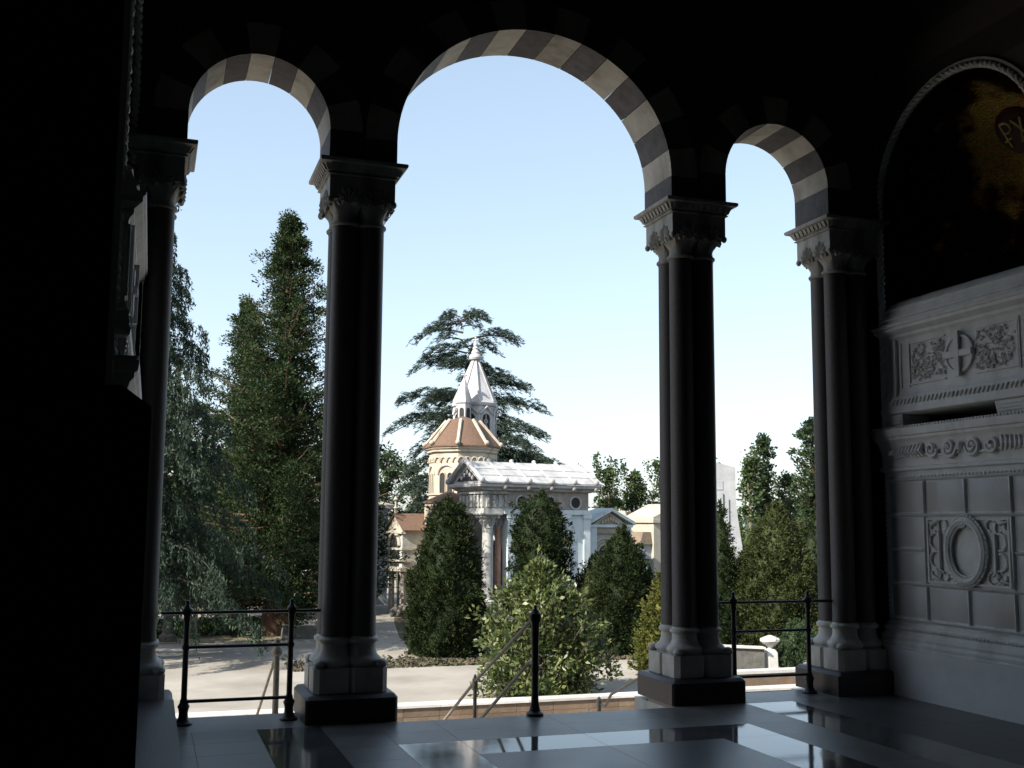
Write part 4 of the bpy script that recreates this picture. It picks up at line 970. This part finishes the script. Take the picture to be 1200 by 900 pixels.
# ------------------------------------------------------------------ vegetation
def unit(a): return a / np.maximum(np.linalg.norm(a, axis=1, keepdims=True), 1e-9)
def rnd(n): return unit(rng.normal(size=(n, 3)))
def leaves(name, m, C, D, L, W, parent=None, fold=.25, kind=None, core=None):
    """pointed leaf blades: C centres (n,3), D directions, L length, W half width"""
    C = np.asarray(C, float); D = unit(np.asarray(D, float)); n = len(C)
    L = np.broadcast_to(np.asarray(L, float), (n,))[:, None] * rng.uniform(.7, 1.3, (n, 1)); W = np.broadcast_to(np.asarray(W, float), (n,))[:, None] * rng.uniform(.7, 1.3, (n, 1))
    S = unit(np.cross(D, rnd(n))); Nn = np.cross(D, S)
    v = np.empty((n, 4, 3)); v[:, 0] = C - D * L * .5; v[:, 1] = C + S * W + Nn * W * fold; v[:, 2] = C + D * L * .5; v[:, 3] = C - S * W + Nn * W * fold
    nv = n * 4; vv = v.reshape(-1, 3); faces = np.arange(nv)
    cv, cf = (np.zeros((0, 3)), []) if core is None else core
    me = bpy.data.meshes.new(name)
    tot = nv + len(cv); nf = n + len(cf)
    me.vertices.add(tot); me.vertices.foreach_set('co', np.concatenate([vv, np.asarray(cv).reshape(-1, 3)]).ravel())
    loops = list(faces) + [i + nv for f in cf for i in f]
    me.loops.add(len(loops)); me.loops.foreach_set('vertex_index', loops)
    st_ = list(range(0, nv, 4)); s = nv
    for f in cf: st_.append(s); s += len(f)
    me.polygons.add(nf); me.polygons.foreach_set('loop_start', st_)
    me.update(calc_edges=True); me.validate()
    me.materials.append(m)
    o = bpy.data.objects.new(name, me); col.objects.link(o)
    if parent is not None: o.parent = parent
    return o
def trunk(parent, h, r, m, lean=(0, 0), limbs=(), name='trunk', z0=0.):
    b = MB(); n = 10
    pts = [(lean[0] * (i / n) ** 1.5 + .04 * math.sin(i * 2.1) * r, lean[1] * (i / n) ** 1.5, z0 + h * i / n) for i in range(n + 1)]
    b.tube(pts, [r * (1.35 if i == 0 else 1) * (1 - .93 * i / n) + .008 for i in range(n + 1)], 9)
    for pl, r0 in limbs:
        k = len(pl); b.tube(pl, [r0 * (1 - .8 * i / (k - 1)) for i in range(k)], 5)
    return b.build(name, m, parent, smooth=60)

def tufted_conifer(name, label, loc, h, rb, seed, m, bark, rt_=.35, z0=.08, nl=150, nleaf=44, tuft=.34, lsize=(.19, .04), prof=.75, group=None, cat='tree', topgap=.8):
    r = np.random.default_rng(seed); t = thing(name, label, cat, loc, 0, group)
    Cs, Ds, limbs = [], [], []
    for i in range(nl):
        u = (i + r.random()) / nl
        z = h * (z0 + (1 - z0) * u ** .9)
        a = i * 2.39996 + r.normal() * .3
        L = (rb * (1 - u) ** prof + .25) * r.uniform(.45, 1.15)
        if u > .93: L *= .6
        d = np.array([math.cos(a), math.sin(a), 0.])
        drop = -.35 * (1 - u) + .1; lift = .5
        P = [np.array([0, 0, z]) + d * L * q + np.array([0, 0, 1.]) * L * (drop * q + lift * q * q * (.5 + .7 * u)) for q in (0, .25, .5, .75, 1)]
        limbs.append(([tuple(p) for p in P], .02 + .012 * L))
        nc = max(2, int(L * 2.0))
        for k in range(nc):
            q = (k + r.uniform(.2, 1.0)) / nc if u < topgap else r.uniform(.55, 1.0)
            p = P[0] + d * L * q + np.array([0, 0, 1.]) * L * (drop * q + lift * q * q * (.5 + .7 * u)) + r.normal(size=3) * (.16 * L * .5 + .05)
            n = int(nleaf * r.uniform(.6, 1.3) * (1 if u < .6 else .75))
            tr = tuft * (1.15 - .45 * u)
            off = unit(r.normal(size=(n, 3))) * (r.random((n, 1)) ** .45) * tr * 1.15 * r.uniform(.7, 1.25) * np.array([1., 1., .62])
            Cs.append(p + off); Ds.append(unit(off) * .7 + d * .35 + np.array([0, 0, .25]) + r.normal(size=(n, 3)) * .4)
    leaves('crown', m, np.concatenate(Cs), np.concatenate(Ds), lsize[0], lsize[1], t)
    trunk(t, h * .985, rt_, bark, limbs=limbs)
    return t

def weeping_cedar(name, label, loc, h, rb, seed, m, bark, nb=95, z0=.12):
    r = np.random.default_rng(seed); t = thing(name, label, 'tree', loc)
    Cs, Ds, Ls, limbs = [], [], [], []
    for i in range(nb):
        u = (i + r.random()) / nb; z = h * (z0 + (1 - z0) * u)
        a = i * 2.39996 + r.normal() * .25; L = (rb * (1 - u) ** 1.25 + .5) * r.uniform(.55, 1.15)
        d = np.array([math.cos(a), math.sin(a), 0.]); s = np.array([-d[1], d[0], 0])
        def pt(q): return np.array([0, 0, z]) + d * L * q + np.array([0, 0, 1.]) * L * (.32 * q - .55 * q ** 2.2)
        limbs.append(([tuple(pt(q)) for q in (0, .2, .4, .6, .8, 1)], .014 + .006 * L))
        ns = int(L * 20)
        for k in range(ns):
            q = r.uniform(.15, 1.02); side = r.normal() * .3 * (1.15 - q)
            p0 = pt(q) + s * side * L * .35 + np.array([0, 0, .1 - .04 * abs(side)])
            n = int(r.uniform(12, 24)); hang = r.uniform(.3, .95) * (.5 + .5 * min(1, L / 2.5))
            tt = np.sort(r.random(n))[:, None]
            out = d * r.uniform(.0, .3) + s * np.sign(side) * .12
            C = p0 + tt * (np.array([0, 0, -1.]) * hang + out * hang) + r.normal(size=(n, 3)) * .035
            Cs.append(C); Ds.append(np.array([0, 0, -1.]) + out + r.normal(size=(n, 3)) * .55)
    leaves('crown', m, np.concatenate(Cs), np.concatenate(Ds), .15, .02, t)
    trunk(t, h, .32, bark, limbs=limbs)
    return t

def cedar_branch(P, L, d, r, Cs, Ds, limbs, plate=.5, dens=1., up=.18, droop=.3):
    """a spreading limb carrying flat plates of needles that nod at the tips"""
    d = d / np.linalg.norm(d); s = np.cross(d, [0, 0, 1.]); s /= np.linalg.norm(s); Z = np.array([0, 0, 1.])
    def pt(q): return P + d * L * q + Z * L * (up * q - droop * q * q * q)
    limbs.append(([tuple(pt(q)) for q in (0, .25, .5, .75, 1)], .03 + .014 * L))
    nt_ = int(L * 11 * dens)
    for k in range(nt_):
        q = r.uniform(.2, 1.0); sd_ = r.choice([-1, 1]); tl = (plate * L * .5 * (1.1 - q) + .45) * r.uniform(.35, 1.2)
        p0 = pt(q); td = (s * sd_ * r.uniform(.2, 1.) + d * .85); td /= np.linalg.norm(td)
        n = int(tl * 30) + 8; u = r.random(n)[:, None]
        C = p0 + td * tl * u + Z * tl * (.5 * u - 1.0 * u ** 2.2) + Z * r.uniform(-.1, .35) + r.normal(size=(n, 3)) * np.array([.05, .05, .04])
        Cs.append(C); Ds.append(td + Z * .3 + r.normal(size=(n, 3)) * .42 - Z * u * .8)

def bump(th, z, sd):
    return .07 * np.sin(3 * th + 2.1 * z + sd) + .06 * np.sin(5 * th - 3.3 * z + 1.7 * sd) + .05 * np.sin(9 * th + 5.1 * z + sd * .3) + .04 * np.sin(14 * th - 8. * z + sd * 2)
def clipped_yew(label, loc, h, prof, seed, n=26000, m=None, size=(.095, .019), rag=.1, group='dense yews and thujas beyond the road', name='yew_bush'):
    """prof: [(height fraction, radius m)] of a dense cone; loose sprays over a leafy body"""
    n = int(n * 1.7); m = m or M['Lyew']; r = np.random.default_rng(seed); t = thing(name, label, 'bush', loc, 0, group)
    zs = np.array([p[0] for p in prof]); rs = np.array([p[1] for p in prof])
    # sample heights by circumference
    zz = np.linspace(0, 1, 400); w_ = np.interp(zz, zs, rs) + .06; cdf = np.cumsum(w_); cdf /= cdf[-1]
    u = np.interp(r.random(n), cdf, zz); th = r.random(n) * 2 * PI
    rad = np.interp(u, zs, rs) * (1 + bump(th, u * h, seed) * 1.2)
    dep = np.abs(r.normal(size=n)) * .16 - np.where(r.random(n) < .25, r.random(n) * rag * 2, 0)
    rr = np.maximum(rad - dep, .0)
    C = np.stack([rr * np.cos(th), rr * np.sin(th), u * h + r.normal(size=n) * .05], 1)
    D = np.stack([np.cos(th), np.sin(th), np.full(n, .75)], 1) + r.normal(size=(n, 3)) * .5
    # gather four fifths of the blades into shoots
    K = max(30, n // 42); hub = r.integers(0, n, K); who = r.integers(0, K, n); far_ = r.random(n) < .82
    ax = unit(D[hub] + np.array([0, 0, .3])); tl = r.uniform(.08, .22, K)
    q = r.random(n); spread = r.normal(size=(n, 3)) * (.075 * (1.15 - q))[:, None]
    Ct = C[hub[who]] + ax[who] * (q * tl[who] - .06)[:, None] + spread
    Dt = ax[who] * .9 + spread * 7 + r.normal(size=(n, 3)) * .25
    C = np.where(far_[:, None], Ct, C); D = np.where(far_[:, None], Dt, D)
    C[:, 2] = np.maximum(C[:, 2], .04)
    # leafy body inside so that nothing shows through
    nth, nzz = 20, 14; v = []; f = []
    for j in range(nzz + 1):
        z = j / nzz * .97
        for i in range(nth):
            a = 2 * PI * i / nth; q = max(.01, np.interp(z, zs, rs) * (1 + bump(np.array(a), z * h, seed)) * .86 - .06); v.append((q * math.cos(a), q * math.sin(a), z * h))
    for j in range(nzz):
        for i in range(nth): f.append((j * nth + i, j * nth + (i + 1) % nth, (j + 1) * nth + (i + 1) % nth, (j + 1) * nth + i))
    f.append(tuple(nzz * nth + i for i in range(nth)))
    leaves('crown', m, C, D, size[0], size[1], t, core=(v, f))
    trunk(t, h * .5, .12, M['bark'], name='stem')
    return t

def broadleaf(name, label, loc, h, rc, seed, m, n_cl=60, nleaf=55, tuft=.5, size=(.22, .07), z0=.3, spindly=0., bark=None, group=None):
    r = np.random.default_rng(seed); t = thing(name, label, 'tree', loc, 0, group)
    Cs, Ds, limbs = [], [], []
    for i in range(n_cl):
        u = r.random() ** .8; z = h * (z0 + (1 - z0) * u); a = r.random() * 2 * PI
        rad = rc * math.sin(PI * min(1, .12 + .88 * (1 - u) ** .8 * .95)) ** .6 * math.sqrt(r.random()) if not spindly else rc * (1 - u) ** .6 * math.sqrt(r.random())
        p = np.array([rad * math.cos(a), rad * math.sin(a), z])
        limbs.append(([(0, 0, max(.1, z - rad * .9 - .2)), tuple(p * np.array([.5, .5, 1]) - np.array([0, 0, rad * .25])), tuple(p)], .03 + .02 * rad))
        n = int(nleaf * r.uniform(.5, 1.4)); off = r.normal(size=(n, 3)) * tuft * r.uniform(.5, 1.1) * np.array([.6, .6, .45])
        Cs.append(p + off); Ds.append(off + rnd(n) * .3 + np.array([0, 0, -.1]))
    for i in range(int(6 * spindly)):
        a = r.random() * 2 * PI; z = h * r.uniform(.85, 1.0); p0 = np.array([.3 * rc * math.cos(a), .3 * rc * math.sin(a), h * .75]); p1 = np.array([.6 * rc * math.cos(a), .6 * rc * math.sin(a), z + .12 * h])
        limbs.append(([tuple(p0), tuple((p0 + p1) / 2), tuple(p1)], .025))
        for q in (.55, .75, .9, 1.): 
            n = 14; Cs.append(p0 + (p1 - p0) * q + r.normal(size=(n, 3)) * .13); Ds.append(rnd(n))
    leaves('crown', m, np.concatenate(Cs), np.concatenate(Ds), size[0], size[1], t)
    trunk(t, h * .9, .1 + h * .012, bark or M['greybark'], limbs=limbs)
    return t

def G(px, d):
    p = at(px, 614, d); return (p.x, p.y, GZ)
def H(py, d, px=600):                       # height above the ground of a surveyed pixel row
    return at(px, py, d).z - GZ
# tall conifers in the left arch
d = 41.
tufted_conifer('sequoia_tree', 'tall dark conifer with thick red trunk and pale bare twigs near its tip', G(330, d), H(247, d, 338), 4.3, 21, M['Lseq'], M['bark'], rt_=.55, z0=.07, nl=330, nleaf=135, prof=.92, tuft=.46, lsize=(.13, .028))
d = 47.
tufted_conifer('conifer_tree', 'shorter dark conifer just left of the tall one', G(283, d), H(350, d, 288), 3.2, 33, M['Lseq'], M['bark'], rt_=.3, z0=.08, nl=190, nleaf=140, prof=.9, tuft=.5, lsize=(.13, .03))
weeping_cedar('weeping_cedar', 'weeping blue-green cedar with drooping branches against the leftmost column', G(157, 33), H(150, 33, 180), 4.3, 5, M['Ldeodar'], M['darkbark'], nb=170, z0=.11)
tufted_conifer('conifer_tree', 'broad dark conifer standing behind the weeping cedar', G(215, 56), H(480, 56), 5.0, 44, M['Lseq'], M['bark'], rt_=.35, z0=.1, nl=110, nleaf=34, prof=.5, tuft=.5, lsize=(.26, .06))
tufted_conifer('conifer_tree', 'dark conifer half hidden behind the second column', G(398, 52), H(520, 52), 4.2, 46, M['Lseq'], M['bark'], rt_=.35, z0=.1, nl=100, nleaf=36, prof=.5, tuft=.5, lsize=(.26, .06))
# cedar behind the white spire
d = 62.; k = d / FPX
t = thing('cedar_tree', 'dark spreading cedar behind the white spire', 'tree', G(556, d))
r = np.random.default_rng(3); Cs, Ds, limbs = [], [], []
hc = H(365, d, 556); RT = np.array(cright); FW = np.array(fh)
spec = [(366, -26, .3, .3), (368, 24, .3, .3), (376, -34, .2, .35), (372, 8, .5, .2), (385, -58, .12, .35), (372, 34, .2, .3), (395, 62, .16, .3), (410, -48, .05, .3), (425, -62, .1, .3), (440, 40, .2, .3), (455, 66, .22, .22), (462, -60, .0, .3), (470, 48, .15, .3), (480, 75, .2, .25), (478, -84, .3, .3), (495, -72, .2, .3), (505, -96, .25, .3), (512, 82, .14, .25), (522, -80, .1, .3), (530, 96, .1, .2), (540, 84, .05, .2), (545, -92, .12, .3), (560, 90, .02, .25), (566, -86, .05, .3), (590, -80, 0, .3), (590, 80, 0, .3), (430, -30, .2, .3), (500, 60, .1, .2), (548, 100, .12, .18)]
lean = lambda py_: -max(0, 470 - py_) / 105 * 20 * k
for (py, dx, up_, dr_) in spec:
    base = np.array([0, 0, H(py, d, 556)]) + RT * lean(py); dirv = RT * np.sign(dx) + FW * r.normal() * .35; dirv[2] = 0
    cedar_branch(base, abs(dx) * k * 1.05, dirv, r, Cs, Ds, limbs, .6, 1.05, up_ + .15, dr_ + .12)
    dirv = RT * np.sign(dx) + FW * r.normal() * .7; dirv[2] = 0
    cedar_branch(base + np.array([0, 0, r.uniform(-.5, .5)]), abs(dx) * k * r.uniform(.5, .85), dirv, r, Cs, Ds, limbs, .6, .9, up_ + r.uniform(0, .3), dr_ + .12)
for i in range(38):
    z = H(r.uniform(375, 600), d, 556); a = r.choice([-1, 1]); dirv = FW * a + RT * r.normal() * .45; dirv[2] = 0
    u = (hc - z) / hc
    cedar_branch(np.array([0, 0, z]) + RT * (-.9 * max(0, z / hc - .5)), 1.0 + 4.5 * u * r.uniform(.6, 1), dirv, r, Cs, Ds, limbs, .5, 1., .12, .28)
leaves('crown', M['Lcedar'], np.concatenate(Cs), np.concatenate(Ds), .28, .021, t)
trunk(t, hc * .84, .4, M['darkbark'], lean=tuple(RT[:2] * -.6), limbs=limbs)

# yews and thujas along the road
def Y(label, px, pyb, pyt, prof, seed, n=26000, **kw):
    P = gnd(px, pyb); dd = (P - CAM).dot(fwd); ht = at(px, pyt, dd).z - GZ; k_ = dd / FPX
    return clipped_yew(label, (P.x, P.y, GZ), ht, [(a, b * k_) for a, b in prof], seed, n, **kw)
Y('dense dark conical yew left of the temple column', 523, 768, 583, [(0, 40), (.12, 44), (.3, 43), (.5, 39), (.7, 31), (.85, 24), (.95, 14), (1, 3)], 1, 34000)
Y('lower side yew clump leaning on the big conical yew by the path', 496, 763, 688, [(0, 15), (.3, 19), (.6, 17), (.85, 10), (1, 2)], 8, 8000)
Y('broad round-topped yew in front of the white roof', 633, 752, 577, [(0, 26), (.3, 31), (.6, 34), (.8, 30), (.92, 20), (1, 5)], 2, 24000, rag=.16)
Y('dark yew with pointed top before the round window', 730, 766, 617, [(0, 32), (.2, 41), (.45, 38), (.7, 28), (.9, 12), (1, 2)], 3, 30000)
Y('dark yew tucked between the two pointed yews behind the laurel', 700, 752, 648, [(0, 30), (.4, 34), (.8, 18), (1, 3)], 12, 12000)
Y('yellow-green thuja half hidden by the two-shaft column', 776, 792, 672, [(0, 24), (.3, 27), (.6, 20), (.85, 9), (1, 1)], 4, 12000, m=M['Lgolden'], size=(.11, .022), rag=.14, name='thuja_bush')
Y('slim dark yew right behind the two-shaft column', 846, 760, 588, [(0, 24), (.3, 27), (.6, 20), (.85, 9), (1, 1)], 5, 14000)
Y('big rounded olive green yew in the right arch', 912, 762, 590, [(0, 44), (.15, 50), (.4, 48), (.65, 38), (.85, 22), (1, 4)], 6, 36000, size=(.11, .022), rag=.05, m=M['Lolive'])
Y('low shaded yew below the big rounded one at its left', 868, 752, 668, [(0, 30), (.4, 33), (.8, 18), (1, 3)], 9, 10000)
Y('dark yew closing the gap beside the rightmost column', 962, 752, 600, [(0, 30), (.4, 33), (.8, 18), (1, 3)], 10, 14000)
Y('small light green shrub beside the white urn', 926, 786, 757, [(0, 14), (.5, 16), (.85, 9), (1, 2)], 7, 3000, m=M['Lgreen'], name='low_shrub', rag=.12)
Y('light green shrub at the foot of the big rounded yew', 935, 772, 728, [(0, 18), (.5, 20), (.85, 11), (1, 2)], 13, 4000, m=M['Lgreen'], name='low_shrub', rag=.12)

# glossy laurel by the low wall
P = Vector((9.32, 25.2, GZ)); d = (P - CAM).dot(fwd); k = d / FPX
t = thing('laurel_bush', 'loose glossy light green laurel behind the black handrail post', 'bush', P)
r = np.random.default_rng(17); Cs, Ds, limbs = [], [], []
prof = [(0, 62), (.1, 70), (.3, 76), (.45, 74), (.6, 66), (.75, 56), (.82, 42), (.9, 18), (1.0, 5)]
hh = at(636, 662, d).z - GZ; zs = [p[0] for p in prof]; rs = [p[1] * k for p in prof]
for i in range(980):
    u = r.random() ** 1.05; th = r.random() * 2 * PI; R0 = np.interp(u, zs, rs) * (1 + .16 * math.sin(3 * th + 7 * u) + .12 * math.sin(5 * th - 11 * u))
    q = r.uniform(.55, 1.05) if r.random() < .8 else r.uniform(.2, .6)
    p = np.array([R0 * q * math.cos(th), R0 * q * math.sin(th), max(.08, u * hh)])
    base = np.array([.2 * p[0], .2 * p[1], max(0, p[2] - R0 * .8 - .25)])
    if i % 3 == 0: limbs.append(([tuple(base), tuple((base + p) / 2 + np.array([0, 0, -.05])), tuple(p)], .014))
    n = int(r.uniform(9, 20)); ax = unit((p - base)[None])[0]
    off = r.normal(size=(n, 3)) * .1; al = r.uniform(-.22, .08, (n, 1))
    Cs.append(p + ax * al + off); Ds.append(ax * .5 + off * 9 + np.array([0, 0, .15]) + r.normal(size=(n, 3)) * .25)
for i in range(5):
    a = r.uniform(0, 6.28); p = np.array([.12 * math.cos(a), .12 * math.sin(a), hh * r.uniform(.95, 1.12)])
    limbs.append(([(0, 0, hh * .6), tuple(p * np.array([.6, .6, .9])), tuple(p)], .014))
    n = 26; tt = r.uniform(.75, 1.02, n)[:, None]; Cs.append(p * tt + r.normal(size=(n, 3)) * .06); Ds.append(rnd(n) + np.array([0, 0, .5]))
leaves('foliage', M['Llaurel'], np.concatenate(Cs), np.concatenate(Ds), .155, .037, t, fold=.4)
trunk(t, hh * .8, .06, M['greybark'], limbs=limbs, name='stem')

# trees along the horizon
far = 'trees standing behind the tombs'
def T(label, px, pyt, d, rc_px, seed, m=None, **kw):
    k_ = d / FPX
    return broadleaf('broadleaf_tree', label, G(px, d), H(pyt, d, px), rc_px * k_, seed, m or M['Lbroad'], group=far, **kw)
T('dark leafy tree left of the chapel beside the second column', 452, 530, 70, 22, 51, M['Lfar'], n_cl=90, z0=.12)
T('leafy tree behind the rust brown chapel roof', 484, 545, 66, 22, 52, M['Lfar'], n_cl=70, z0=.12)
T('thin tree with bare twigs at the end of the white roof', 714, 548, 72, 26, 53, n_cl=70, spindly=1.2, z0=.15, tuft=.42)
T('pale tree with sparse crown right of the white roof', 745, 552, 74, 26, 54, n_cl=70, spindly=.6, z0=.15, tuft=.45)
T('dark tree touching the two-shaft column from the left', 776, 540, 70, 30, 55, n_cl=90, spindly=.5, z0=.12, tuft=.5)
T('tree hidden in part by the two-shaft column', 812, 535, 72, 34, 56, n_cl=100, z0=.12)
T('thin tree with wispy top right of the white stele', 880, 540, 68, 22, 57, n_cl=60, spindly=1.2, z0=.15, tuft=.42)
T('rounded dark tree below the slim conifer', 925, 556, 72, 30, 58, n_cl=80, z0=.1, spindly=.4)
T('tree behind the low dark conifers far left', 250, 560, 85, 70, 59, M['Lfar'], n_cl=130, z0=.1, tuft=.9, size=(.4, .13))
d = 70
tufted_conifer('conifer_tree', 'slim pointed conifer between the stele and the rightmost column', G(896, d), H(508, d), 1.15, 61, M['Lgreen'], M['bark'], rt_=.2, nl=120, nleaf=34, prof=.6, tuft=.4, lsize=(.24, .06), group=far)
d = 62
tufted_conifer('conifer_tree', 'bright green conifer partly behind the rightmost column', G(955, d), H(490, d), 2.1, 62, M['Lgreen'], M['bark'], rt_=.25, nl=150, nleaf=36, prof=.6, tuft=.42, lsize=(.24, .06), group=far)
# tree to the left outside the arches, its shade falls on the road
tufted_conifer('conifer_tree', 'wide conifer left of the arches whose shade lies on the road', (-9.5, 37.5, GZ), 12.5, 4.2, 71, M['Lseq'], M['bark'], rt_=.4, z0=.14, nl=110, nleaf=30, prof=.5, tuft=.5, lsize=(.28, .07))

for i, (x, y, hgt, lab) in enumerate(((-13, 42, 14, 'tall conifer beside the wide one, far left outside the arches'), (-7, 44.5, 11, 'conifer behind the wide one, left outside the arches'), (-16, 35.5, 10, 'lower conifer furthest left by the road'))):
    tufted_conifer('conifer_tree', lab, (x, y, GZ), hgt, 4.4, 80 + i, M['Lseq'], M['bark'], rt_=.4, z0=.12, nl=110, nleaf=30, prof=.5, tuft=.5, lsize=(.28, .07))

# far wood closing the view
Cs = []; n = 30000
xs = rng.uniform(-70, 130, n); hs = 5.0 + 1.6 * np.sin(xs * .21) + 1.2 * np.sin(xs * .57 + 1) + .8 * np.sin(xs * 1.3)
zz = rng.random(n) ** .7 * hs
leaves('far_wood', M['Lfar'], np.stack([xs, 100 + rng.normal(size=n) * 3 + xs * .0, GZ + zz], 1), rnd(n), .8, .25)
bpy.data.objects['far_wood']['kind'] = 'stuff'; bpy.data.objects['far_wood']['label'] = 'far belt of trees closing the cemetery'
n = 7000
xs = rng.uniform(4, 24, n); ys = 31.6 + np.abs(rng.normal(size=n)) * 1.1 - .25
leaves('leaf_litter', M['soil'], np.stack([xs, ys, np.full(n, GZ + .02) + rng.random(n) * .03], 1), rnd(n) * np.array([1, 1, .2]), .16, .05)
bpy.data.objects['leaf_litter']['kind'] = 'stuff'
# leaf litter and ivy under the conifers
n = 9000
xs = rng.uniform(-14, 6, n); ys = rng.uniform(41.5, 48, n)
leaves('ground_cover', M['Lseq'], np.stack([xs, ys, np.full(n, GZ + .05) + rng.random(n) * .12], 1), rnd(n), .2, .06)
bpy.data.objects['ground_cover']['kind'] = 'stuff'
